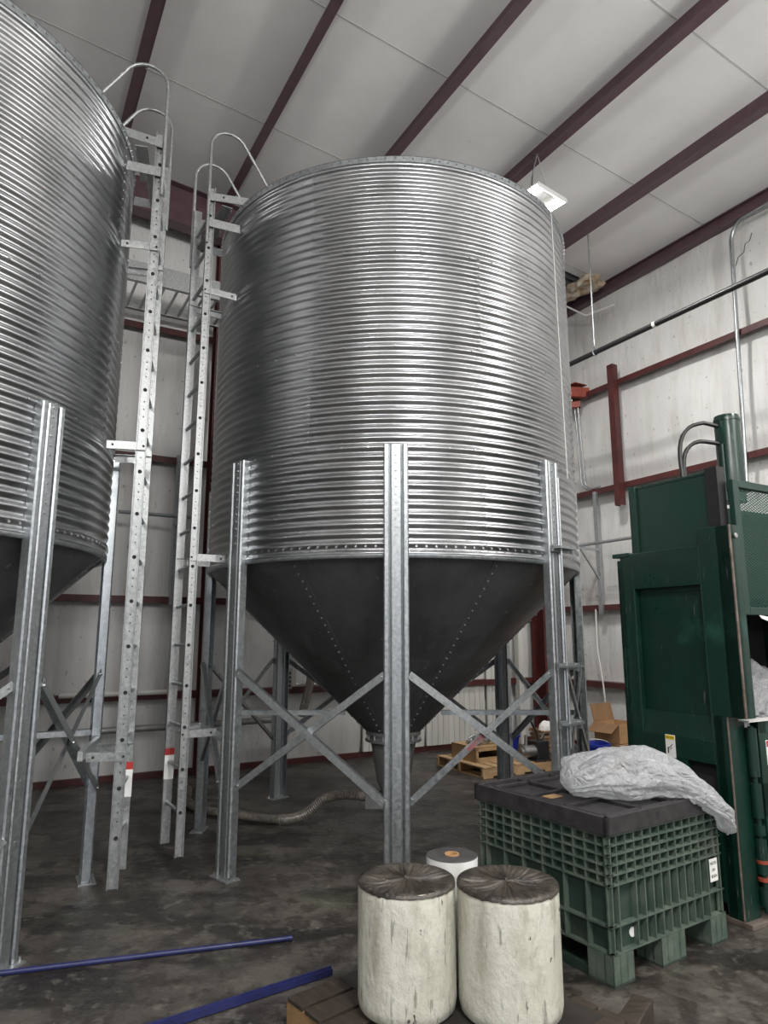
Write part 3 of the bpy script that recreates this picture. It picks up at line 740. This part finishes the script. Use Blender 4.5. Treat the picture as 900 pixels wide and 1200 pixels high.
# lower front door with rails, hinge
def door(mb):
    mb.bx(.24,XB-.1,-.03,.02,.10,1.16); mb.bx(.22,.30,-.05,.0,.10,1.17); mb.bx(.22,XB-.1,-.05,0,1.09,1.17); mb.bx(.22,XB-.1,-.05,0,.10,.18)
    mb.bx(.22,XB-.1,-.05,0,.60,.80); 
dr = prt('lower_door', M['green'], door)
prt('door_ledge', M['pipewhite'], lambda mb: mb.bx(.10,XB-.1,-.07,.0,1.17,1.18), dr, bevel=0)
hb = MB()
hb.tube([(.17,-.03,.06),(.17,-.03,1.14)], .016, 10)
for z0,z1,mi in ((.84,1.13,0),(.72,.80,0),(.60,.72,0),(.50,.56,0),(.28,.48,0),(.10,.20,0)): hb.tube([(.17,-.03,z0),(.17,-.03,z1)], .032, 12, mi=mi)
for z in (.24,.34): hb.tube([(.17,-.03,z),(.17,-.03,z+.02)], .035, 12, mi=1)
hb.build('hinge', [M['green'], M['orange']], t, smooth=40)
# upper mesh gate
def gate(mb):
    mb.bx(.16,XB-.1,-.11,-.07,2.66,2.71); mb.bx(.10,.16,-.11,-.07,1.83,2.71); mb.bx(.16,XB-.1,-.11,-.07,1.83,1.88); mb.bx(XB-.15,XB-.1,-.11,-.07,1.83,2.71)
g = prt('mesh_gate', M['green_lit'], gate)
mb = MB(); x0, x1, z0, z1 = .16, XB-.15, 1.88, 2.66; w = .0048
import itertools
sl_ = .52
def clipseg(c_, sg):
    # line z = z0 + sg*sl_*(x-x0) + c_
    pts = []
    xa, xb = x0, x1
    za, zb_ = z0 + c_, z0 + c_ + sg*sl_*(x1-x0)
    def at(z): return x0 + (z - z0 - c_)/(sg*sl_)
    lo_, hi_ = sorted((at(z0), at(z1))); xa = max(xa, lo_); xb = min(xb, hi_)
    if xb - xa < .01: return None
    f = lambda x: z0 + c_ + sg*sl_*(x-x0)
    return (xa, f(xa)), (xb, f(xb))
for sg in (1,-1):
    c_ = -sl_*(x1-x0) - .02 if sg == 1 else 0
    while c_ < (z1-z0) + (0 if sg == 1 else sl_*(x1-x0)):
        r_ = clipseg(c_, sg)
        if r_: mb.bar((r_[0][0], -.09+.002*sg, r_[0][1]), (r_[1][0], -.09+.002*sg, r_[1][1]), .003, w, up=(0,0,1))
        c_ += .019
mb.build('expanded_mesh', M['mesh'], g)
prt('inner_panel', M['green'], lambda mb: (mb.bx(.30,XB-.06,.20,.24,2.0,2.6)), bevel=0)
# stickers on the baler
mb = MB(); mb.bx(-.003,0,.40,.475,.90,1.045,0) ; st = mb.build('caution_label', M['paper'], side_o, label='small white caution label with a yellow band')
mb = MB(); mb.bx(-.0045,-.003,.403,.472,1.015,1.042,0); mb.bx(-.0045,-.003,.452,.460,.925,.965,1)
mb.bar((-.004,.445,.96),(-.004,.420,.985), .002,.012, up=(1,0,0), mi=1); mb.bar((-.004,.440,.95),(-.004,.425,.965), .002,.006, up=(1,0,0), mi=1)
mb.build('printed_marks', [M['inkyellow'], M['ink']], st)
o = text_mesh('CAUTION', .014, M['ink']); place(o, t.matrix_world @ Vector((0,0,0)), (1,0,0), (0,0,1), None)
bpy.context.view_layer.update()
TW = t.matrix_world.copy()
def tl(x,y,z): return TW @ Vector((x,y,z))
place(o, tl(-.005,.4375,1.028), -AX, (0,0,1), st)
mb = MB(); mb.bx(.28,.50,-.054,-.050,.90,1.05,0); sg = mb.build('danger_sign', M['paper'], dr, label='white safety sign with a red danger band')
mb = MB(); mb.bx(.283,.497,-.0555,-.054,1.01,1.047,0); mb.build('danger_band', M['inkred'], sg)
o = text_mesh('DANGER', .030, M['paper']); place(o, tl(.39,-.0565,1.028), BX, (0,0,1), sg)
for z, s in ((.993,'CRUSH HAZARD'),(.968,'KEEP HANDS CLEAR'),(.943,'OF'),(.918,'MOVING PARTS')):
    o = text_mesh(s, .017, M['ink']); place(o, tl(.39,-.0545,z), BX, (0,0,1), sg)

# plastic scrap in the baler chamber
def crumple(name, c, size, m, seed, label, cat, disp=.04, sub=4):
    import bmesh
    bm = bmesh.new(); bmesh.ops.create_icosphere(bm, subdivisions=sub, radius=1)
    from mathutils import noise
    for v in bm.verts:
        d = v.co.normalized(); n1 = noise.noise(d*2.1+Vector((seed,0,0))); n2 = noise.noise(d*5.3+Vector((0,seed,0))); n3 = abs(noise.noise(d*10+Vector((0,0,seed))))
        k = 1 + .25*n1 + .14*n2 - .10*n3
        v.co = Vector((d.x*size[0]*k, d.y*size[1]*k, max(d.z, -.55)*size[2]*k))
    me = bpy.data.meshes.new(name); bm.to_mesh(me); bm.free(); me.materials.append(m)
    for p in me.polygons: p.use_smooth = True
    o = bpy.data.objects.new(name, me); COL.objects.link(o); o.location = c; o.rotation_euler = (0,0,BANG)
    return tag(o, label, cat)
for (sz, c_, sd_) in (((.22,.36,.085), W(7.72,7.22,7.17), 4),):
    o = crumple('torn_insulation', c_, sz, M['torn'], sd_, 'torn brown and white insulation hanging from the ceiling near the far corner', 'insulation', sub=4)
    from mathutils import noise as _n
    for v in o.data.vertices:
        k_ = 1 + 1.1*_n.noise(v.co*9) ; v.co.z = v.co.z*k_ - .05*abs(_n.noise(v.co*14)); v.co.y *= 1+.5*_n.noise(v.co*6)
crumple('plastic_wrap', W(4.70,3.12,1.18), (.50,.26,.32), M['bag'], 5, 'crumpled white plastic wrap filling the baler chamber behind the door', 'plastic')
mb = MB(); mb.prism([(0,0),(.10,-.01),(.17,-.045),(.10,-.04),(.02,-.02)], 0, .002, Matrix((BX, Vector((0,0,1)), -AX)).transposed().to_4x4()); o = mb.build('plastic_scrap', M['paper']); o.location = W(4.26,2.66,1.83)
tag(o, 'scrap of white plastic hanging below the mesh gate of the baler', 'plastic')

# ------------------------------------------------------------------ bulk bin with lid
BW, BD = 1.0, .98
t = thing('bulk_bin', 'green ribbed plastic bulk bin with black lid in front of the baler', 'bin', W(2.80,2.66,0), BANG + radians(4.5))
zb, zt = .14, .70
def wallribs(mb, P, L, end):
    """ribbed wall; P(u, o, z): u along the wall, o outward"""
    def rb(u0,u1,o0,o1,z0,z1,mi=1):
        vs = [P(u,o,z) for z in (z0,z1) for (u,o) in ((u0,o0),(u1,o0),(u1,o1),(u0,o1))]
        mb.add(vs, [(0,3,2,1),(4,5,6,7),(0,1,5,4),(1,2,6,5),(2,3,7,6),(3,0,4,7)], mi)
    rb(.034,L-.034,-.055,-.034,zb,zt,0)
    th = .0045
    for z in (.146,.27,.46,.508,.555,.602,.648,.694): rb(0,L,-.04,.0,z-th,z+th)
    n = 14 if end else 13
    for i in range(n+1):
        u = L*i/n
        lowbig = (not end) and i % 2 == 1
        z0 = .46 if lowbig else zb
        if end and i in (2, 13): z0 = .46
        if 0 < i < n: rb(u-.004,u+.004,-.04,-.001, z0, zt)
    for u in (.022, L-.022): rb(u-.004,u+.004,-.04,-.001,zb,zt)
mb = MB()
wallribs(mb, lambda u,o,z: (u, -o+0.0, z), BW, True)
mb.build('front_wall', [M['bin'], M['binrib']], t)
mb = MB(); wallribs(mb, lambda u,o,z: (-o, u, z), BD, False); mb.build('left_wall', [M['bin'], M['binrib']], t)
mb = MB(); wallribs(mb, lambda u,o,z: (u, BD+o, z), BW, True); mb.build('rear_wall', [M['bin'], M['binrib']], t)
mb = MB(); wallribs(mb, lambda u,o,z: (BW+o, u, z), BD, False); mb.build('right_wall', [M['bin'], M['binrib']], t)
mb = MB(); mb.bx(.04,BW-.04,.04,BD-.04,.14,.165); mb.build('bin_floor', [M['bin'], M['binrib']], t)
for (x0,x1,y0,y1) in ((0,.16,0,.16),(.39,.60,0,.16),(BW-.16,BW,0,.16),(0,.16,BD-.16,BD),(.39,.60,BD-.16,BD),(BW-.16,BW,BD-.16,BD)):
    mb = MB(); mb.bx(x0+.022,x1-.022,y0+.022,y1-.022,0,.14); mb.bx(x0,x1,y0,y1,0,.012,1)
    n = max(2, round((x1-x0)/.055))
    for i in range(n+1):
        u = x0+(x1-x0)*i/n; mb.bx(max(x0,u-.004),min(x1,u+.004),y0,y1,0,.14,1)
    for i in range(4):
        u = y0+(y1-y0)*i/3; mb.bx(x0,x1,max(y0,u-.004),min(y1,u+.004),0,.14,1)
    mb.build('foot', [M['bin'], M['binrib']], t)
mb = MB(); mb.bx(.012,.09,.16,BD-.16,0,.045); mb.build('skid', [M['bin'], M['binrib']], t)
mb = MB(); mb.bx(BW-.13,BW-.055,-.004,-.001,.325,.445); lb = mb.build('paper_label', M['paper'], t, label='white paper label with handwriting')
bpy.context.view_layer.update(); TW = t.matrix_world.copy(); bxd = (TW.to_3x3() @ Vector((1,0,0)))
for z, s in ((.42,'NOTE'),(.385,'DH'),(.352,'BDEN')):
    o = text_mesh(s, .022, M['ink']); place(o, TW @ Vector((BW-.0925,-.0045,z)), bxd, (0,0,1), lb)
mb = MB(); mb.tube([(.16,.030,.20),(.16,.0355,.20)], .001, 8)
mb = MB(); mb.tube([(.20,.036,.205),(.20,.030,.205)], .024, 20); mb.build('round_sticker', M['paper'], t, label='round white sticker')
# lid
lid = MB()
lx0, lx1, ly0, ly1 = -.012, BW+.012, -.012, BD+.012
lid.bx(lx0,lx1,ly0,ly0+.03,.70,.79); lid.bx(lx0,lx1,ly1-.03,ly1,.70,.79); lid.bx(lx0,lx0+.03,ly0,ly1,.70,.79); lid.bx(lx1-.03,lx1,ly0,ly1,.70,.79)
lid.bx(lx0+.01,lx1-.01,ly0+.01,ly1-.01,.745,.765)
for x in (.055,.35,.64,.925): lid.bx(x-.012,x+.012,ly0+.02,ly1-.02,.765,.785)
for y in (.05,.32,.60,.88): lid.bx(lx0+.02,lx1-.02,y-.012,y+.012,.765,.785)
lid.bx(.09,.32,.09,.29,.765,.772); lid.bx(.38,.61,.35,.57,.765,.772); lid.bx(.09,.32,.35,.57,.765,.772)
lid.build('lid', M['lid'], t, bevel=.004)
mb = MB(); mb.box((.18,.52,.776),(.10,.07,.004)); o = mb.build('cardboard_scrap', M['card'])
bpy.context.view_layer.update(); o.matrix_world = TW.copy(); tag(o, 'small piece of tan cardboard lying on the black bin lid', 'cardboard')

# plastic bag on the lid: inflated body with a tail over the front edge
def make_bag():
    from mathutils import noise
    mb = MB(); n, m = 130, 120
    # spine in bin-local coordinates, with half-widths (along normal in lid plane) and heights
    S = [(.22,.42,.82,.03,.02),(.24,.39,.86,.14,.065),(.31,.36,.89,.19,.10),(.43,.33,.905,.21,.125),(.56,.28,.90,.21,.12),(.68,.20,.88,.19,.105),(.79,.11,.845,.155,.08),(.87,.03,.80,.12,.055),(.925,-.035,.73,.095,.035),(.955,-.05,.665,.07,.022),(.97,-.055,.61,.04,.014),(.98,-.055,.585,.012,.006)]
    def samp(t):
        x = t*(len(S)-1); i = min(int(x), len(S)-2); f = x-i; f = f
        p = [S[max(i-1,0)], S[i], S[i+1], S[min(i+2,len(S)-1)]]
        return [ .5*((2*p[1][k]) + (-p[0][k]+p[2][k])*f + (2*p[0][k]-5*p[1][k]+4*p[2][k]-p[3][k])*f*f + (-p[0][k]+3*p[1][k]-3*p[2][k]+p[3][k])*f**3) for k in range(5)]
    vs = []
    for i in range(n+1):
        t_ = i/n; s = samp(t_); s2 = samp(min(1,t_+.01)); s1 = samp(max(0,t_-.01))
        tan = (Vector(s2[:3])-Vector(s1[:3])).normalized(); side = tan.cross(Vector((0,0,1))).normalized(); up = side.cross(tan)
        for k in range(m):
            a = 2*pi*k/m; hw = max(s[3],.005); hh = max(s[4],.004)
            p = Vector(s[:3]) + side*cos(a)*hw + up*sin(a)*hh
            q = p*7; ca, sa = cos(a), sin(a)
            d = .050*noise.noise(Vector((ca*1.3, sa*1.3, t_*4.5)))
            rd = lambda v: 1 - 2.6*abs(noise.noise(v))
            d += .020*rd(Vector((ca*2.2+t_*1.5, sa*2.2, t_*2.4+5))) + .011*rd(Vector((ca*5+t_*3, sa*5-t_*2, t_*5+9)))
            d += .008*sin(a*7 + 5*noise.noise(Vector((ca, sa, t_*3))))*min(1, max(0,(t_-.45)*3))
            d += .003*rd(q*2.0)
            nrm = (side*cos(a)/hw + up*sin(a)/hh).normalized()
            fall = min(1, hh/.08)
            p += nrm*d*(.45+.75*fall)
            inside = (-.02 < p.x < BW+.02) and (p.y > -.015)
            if inside and p.z < .797: p.z = .797 + .004*noise.noise(q*3)
            elif not inside and p.y > -.02 and p.z < .797: p.y = min(p.y, -.02)
            vs.append(p)
    fs = [(i*m+k, i*m+(k+1)%m, (i+1)*m+(k+1)%m, (i+1)*m+k) for i in range(n) for k in range(m)]
    fs += [tuple(range(m))[::-1], tuple(n*m+k for k in range(m))]
    mb.add(vs, fs)
    o = mb.build('plastic_bag', M['bag'], smooth=180)
    o.matrix_world = TW.copy()
    return tag(o, 'large crumpled clear plastic bag draped over the right corner of the bin lid', 'plastic bag')
make_bag()

# ------------------------------------------------------------------ rolls and pallet in the foreground
def film_roll(x, y, z, R, H, seed, label):
    from mathutils import noise
    t = thing('film_roll', label, 'roll', (x,y,z), 0, 'wrapped film rolls')
    rnd = random.Random(seed)
    mb = MB(); n = 96; prof = [(0,0),(R*.90,0),(R*.97,.015),(R,.05)] + [(R,.05+(H-.09)*i/16) for i in range(1,17)] + [(R*.995,H-.02),(R*.975,H-.004),(R*.95,H)]
    mb.lathe(prof, n)
    vs = []
    for (vx,vy,vz) in mb.v:
        a = atan2(vy,vx); r = sqrt(vx*vx+vy*vy)
        if r > R*.8:
            k = 1 + .010*noise.noise(Vector((cos(a)*2.5,sin(a)*2.5,vz*2+seed))) + .006*noise.noise(Vector((cos(a)*14,sin(a)*14,vz*3+seed)))
            vx *= k; vy *= k
        vs.append((vx,vy,vz))
    mb.v = vs; mb.build('wrapped_side', M['filmside'], t, smooth=180)
    # gathered film over the top: radial pleats with a small knot
    mb = MB(); n = 300; rings = 22; vs = []
    ph = [rnd.uniform(0,6.28) for _ in range(6)]
    for i in range(rings+1):
        r = R*1.0*(1 - i/rings) 
        for k in range(n):
            a = 2*pi*k/n + .25*(i/rings)**2*sin(3*2*pi*k/n+ph[3])
            f = i/rings
            cs, sn = cos(a), sin(a)
            pl = 0
            for fr, am in ((4.2,1.0),(9.0,.9),(17.0,.7)):
                pl += am*(1-3.2*abs(noise.noise(Vector((cs*fr, sn*fr, f*.9+seed+fr)))))
            h = .0065*pl*sin(pi*min(1,f*.98+.05))**.5 - .012*sin(pi*f) + .006*max(0,(f-.88)/.12)
            if i == 0: hh = -.012 - .007*max(0, noise.noise(Vector((cos(a)*9,sin(a)*9,seed))) ) - .004*abs(pl)*.4; rr = R*1.008
            elif i == 1: hh = .001; rr = R*.995
            else: hh = h + .002; rr = r
            vs.append((rr*cos(a), rr*sin(a), H + hh))
    fs = [(i*n+k, i*n+(k+1)%n, (i+1)*n+(k+1)%n, (i+1)*n+k) for i in range(rings) for k in range(n)]
    mb.add(vs, fs); mb.build('gathered_top', M['filmtop'], t, smooth=180)
    mb = MB(); pts = [(.014*cos(q*1.3)*(1-q*.05), .014*sin(q*1.3), H+.001+.001*q) for q in range(9)]; mb.tube(pts, .0055, 8); mb.build('knot', M['filmtop'], t, smooth=180)
    return t
film_roll(.100, 3.27, .135, .214, .505, 3, 'left of the two big film rolls, white side and gathered black top, on pallet')
film_roll(.540, 3.235, .135, .220, .505, 11, 'right of the two big film rolls, cream streaked side and gathered black top')
t = thing('core_roll', 'narrow white film roll with flat dark end and tan core behind the two big rolls', 'roll', (.335,3.62,.135))
mb = MB(); mb.lathe([(0,0),(.122,0),(.126,.01),(.126,.495),(.124,.50)], 48); mb.build('roll_side', M['filmwhite'], t, smooth=50)
mb = MB(); mb.lathe([(.1255,.499),(.120,.502),(.037,.502),(.037,.497)], 48); mb.build('roll_end', M['filmdark'], t, smooth=40)
mb = MB(); mb.lathe([(.036,.50),(.036,.507),(.026,.507),(.026,.47),(0,.47)], 32); mb.build('core', M['core'], t, smooth=30)

def pallet(name, loc, rotz, L, Wd, label, top=None, side=None, nslat=7, H=.13, group=None):
    """slats run along local y; stringers along local x"""
    t = thing(name, label, 'pallet', loc, rotz, group); top = top or M['wood']; side = side or M['wood']
    for y in (0, Wd/2-.02, Wd-.04):
        mb = MB(); mb.bx(0,L,y,y+.04,.018,H-.018); mb.build('stringer', side, t, bevel=.003)
    sw = L/nslat
    for i in range(nslat):
        g = .16*sw
        mb = MB(); mb.bx(i*sw+g*.5,(i+1)*sw-g*.5,-.005,Wd+.005,H-.018,H); mb.build('deck_board', top, t, bevel=.002)
    for i in (0, nslat//2, nslat-1):
        mb = MB(); mb.bx(i*sw+.008,(i+1)*sw-.008,-.005,Wd+.005,0,.018); mb.build('bottom_board', side, t)
    return t
pal = pallet('wood_pallet', (-.43,3.36,0), radians(-50), 1.08, .98, 'dirty dark pallet under the film rolls at the bottom of the photo', M['wooddark'], M['woodend'], 8)
pal.location = (-.43, 3.36, 0)
mb = MB(); mb.prism([(.02,.27),(.98,.24),(1.0,.93),(.03,.95)], .1305, .1335); o = mb.build('slip_sheet', M['filmdark2'], None, (-.43,3.36,0), radians(-50)); tag(o, 'dark flat slip sheet lying on the pallet under the film rolls', 'sheet')
# the pallet carries the rolls: lies towards +x and -y/+y
# a dark board and block beside the rolls
mb = MB(); mb.box((1.09,3.31,.05),(.09,.28,.10), Matrix.Rotation(radians(-35),3,'Z')); tag(mb.build('timber_block', M['wooddark'], bevel=.006), 'dark dirty timber block on the floor right of the big film rolls', 'timber')
# blue pipes on the floor
pipe('blue_pipe', [(-3.2,3.52,.018),(-1.94,3.82,.018),(-.52,4.23,.018)], .014, M['bluepipe'], 'thin blue pipe lying on the floor in front of the left silo leg')
mb = MB(); mb.bar((-1.6,2.91,.02),(-.27,3.84,.02), .032,.028); mb.bar((-1.6,2.91,.038),(-.27,3.84,.038), .010,.010)
tag(mb.build('blue_rail', M['bluepipe']), 'blue metal rail on the floor running under the dark pallet corner', 'rail')

# ------------------------------------------------------------------ hose from the hopper
ctrl = [Vector((C1[0]-.08,C1[1]-.05,.27)), Vector((-.30,6.45,.30)), Vector((-.52,6.46,.27)), Vector((-.72,6.50,.12)), Vector((-.95,6.62,.05)), Vector((-1.35,6.80,.045)), Vector((-1.75,7.0,.045)), Vector((-2.0,7.35,.05)), Vector((-2.12,7.8,.06)), Vector((-2.35,8.3,.05))]
def cat(ctrl, per=10):
    out = []
    for i in range(len(ctrl)-1):
        p = [ctrl[max(i-1,0)], ctrl[i], ctrl[i+1], ctrl[min(i+2,len(ctrl)-1)]]
        for j in range(per):
            f = j/per; out.append(.5*((2*p[1]) + (-p[0]+p[2])*f + (2*p[0]-5*p[1]+4*p[2]-p[3])*f*f + (-p[0]+3*p[1]-3*p[2]+p[3])*f**3))
    out.append(ctrl[-1]); return out
pp = cat(ctrl, 26)
mb = MB(); mb.tube(pp, [.036 + .008*(i%2) for i in range(len(pp))], 14); o = mb.build('suction_hose', M['hose'], smooth=60)
tag(o, 'ribbed grey hose snaking over the floor from the middle silo outlet', 'hose')

# ------------------------------------------------------------------ clutter in the far right corner
pallet('wood_pallet', W(5.30,6.95,0), BANG, 1.15, 1.0, 'clean tan pallet on the floor behind the right legs of the middle silo', M['wood'], M['wood'], 7)
t = thing('wooden_crate', 'small open wooden crate frame on the tan pallet', 'crate', W(5.42,7.25,.13), BANG)
for (x0,x1,y0,y1,z0,z1) in ((0,.52,0,.02,0,.05),(0,.52,0,.02,.13,.18),(0,.05,0,.02,0,.18),(.47,.52,0,.02,0,.18),(0,.52,.5,.52,0,.18),(0,.02,0,.52,0,.18),(.5,.52,0,.52,0,.18),(0,.52,0,.52,.17,.185)):
    mb = MB(); mb.bx(x0,x1,y0,y1,z0,z1); mb.build('board', M['wood'], t)
rnd = random.Random(5)
mb = MB()
for i in range(16):
    p = Vector((rnd.uniform(.05,.45), rnd.uniform(.05,.4), .20+rnd.uniform(0,.06))); q = p + Vector((rnd.uniform(-.15,.15),rnd.uniform(-.1,.1),rnd.uniform(-.01,.08)))
    mb.tube([p,(p+q)/2+Vector((0,0,.03)),q], rnd.uniform(.01,.028), 8)
o = mb.build('metal_fittings', M['galv_dark']); o.location = W(5.42,7.25,.12); o.rotation_euler = (0,0,BANG); o['kind'] = 'stuff'; tag(o, 'heap of small metal fittings on the wooden crate', 'fittings', kind='stuff')
# blue bucket
def bucket(loc, r, h, label):
    t = thing('blue_bucket', label, 'bucket', loc, 0, 'blue buckets in the far corner')
    mb = MB(); mb.lathe([(0,0),(r*.8,0),(r,h),(r+.012,h),(r+.012,h-.03),(r*.97,h-.03)], 28); mb.lathe([(r*.95,h-.005),(r*.76,.012),(0,.012)], 28); mb.build('tub', M['blue'], t, smooth=40)
    mb = MB(); mb.tube([(r*cos(q)*1.02, .02, h-.02 + .5*r*sin(q)*.7) for q in [pi*k/10 for k in range(11)]], .005, 6); mb.build('handle', M['galv'], t)
bucket(W(6.20,7.55,.13), .15, .26, 'blue bucket standing on the tan pallet beside the black motor')
bucket(W(6.47,6.25,.165), .17, .26, 'blue bucket on a low box, left of the stacked cardboard boxes')
# motor / pump
t = thing('electric_motor', 'black motor with a shiny pump on the tan pallet', 'motor', W(6.15,7.02,.13), BANG)
mb = MB(); mb.bx(-.02,.26,-.1,.15,0,.02); mb.bx(.02,.22,-.08,.12,.02,.24); mb.build('motor_housing', M['fan'], t, bevel=.01)
mb = MB(); mb.tube([(-.16,0,.12),(.02,0,.12)], .075, 16); mb.tube([(-.2,0,.12),(-.16,0,.12)], .05, 12); mb.tube([(-.1,0,.18),(-.1,.0,.32)], .022, 8); mb.build('pump', M['bolt'], t, smooth=40)
mb = MB(); mb.tube([(.1,0,.24),(.08,0,.34),(-.02,-.02,.48)], .012, 8); mb.tube([(.18,.03,.24),(.25,.05,.3),(.33,.05,.30)], .02, 8); mb.build('lever', M['fan'], t)
# cardboard boxes
def cbox(loc, rz, sx, sy, sz, label, open_=False, flaps=True):
    t = thing('cardboard_box', label, 'box', loc, rz, 'cardboard boxes in the far corner')
    mb = MB(); th = .006
    mb.bx(0,sx,0,th,0,sz); mb.bx(0,sx,sy-th,sy,0,sz); mb.bx(0,th,0,sy,0,sz); mb.bx(sx-th,sx,0,sy,0,sz); mb.bx(0,sx,0,sy,0,th)
    if not open_: mb.bx(0,sx,0,sy,sz-th,sz)
    mb.build('carton', M['card'], t)
    if open_:
        for (p0, p1, up, w) in (((sx/2,sy,sz),(sx/2,sy+.05,sz+.22),(0,-1,.2),sx),((0,sy/2,sz),(-.16,sy/2,sz-.10),(.5,0,1),sy),((sx,sy/2,sz),(sx+.15,sy/2,sz-.12),(-.5,0,1),sy)):
            mb = MB(); mb.bar(p0, p1, w, th, up=up); mb.build('flap', M['card_dark'], t)
    return t
cbox(W(6.95,6.30,.36), BANG+.1, .42,.38,.24, 'open cardboard box with raised flap on top of another box beside the baler', True)
cbox(W(6.90,6.25,0), BANG, .55,.50,.355, 'closed cardboard box under the open box beside the baler')
cbox(W(7.45,5.60,0), BANG-.1, .40,.45,.58, 'tall cardboard box partly hidden behind the baler edge')
cbox(W(6.24,6.05,.0), BANG, .45,.42,.16, 'low cardboard box on the floor under a blue bucket')
# wire basket / crate leaning
t = thing('wicker_basket', 'tan slatted basket with white papers behind the right front leg', 'basket', W(6.55,7.25,.17), BANG-.25)
mb = MB()
for (sgn) in (0,1):
    for i in range(5): mb.bx(-.02*i*.3, .34+.02*i*.3, (.30+.012*i)*sgn, (.30+.012*i)*sgn+.012, .01+i*.055, .05+i*.055)
    for i in range(5): mb.bx((.34)*sgn-.003*i*(1-2*sgn), (.34)*sgn+.012, 0, .30, .01+i*.055, .05+i*.055)
mb.bx(0,.34,0,.31,0,.012)
mb.build('basket_wall', M['card_dark'], t)
crumple('paper_bundle', W(6.74,7.40,.42), (.13,.06,.13), M['paper'], 9, 'crumpled white paper in the tan basket', 'paper', sub=3)

# ------------------------------------------------------------------ world and view
w = bpy.data.worlds.new('world'); scene.world = w; w.use_nodes = True
bg = w.node_tree.nodes['Background']; bg.inputs[0].default_value = (.80,.88,1,1); bg.inputs[1].default_value = 1.6
# unseen pale yard added outside the dock to bounce sky light in
mb = MB(); mb.add([W(-30,-40,-.06),W(30,-40,-.06),W(30,WF-.31,-.06),W(-30,WF-.31,-.06)], [(0,1,2,3)]); struct(mb.build('ground', M['liner']))
vs_ = scene.view_settings
vs_.view_transform = 'Standard'; vs_.look = 'None'; vs_.exposure = 0.12; vs_.gamma = 1; vs_.use_curve_mapping = False
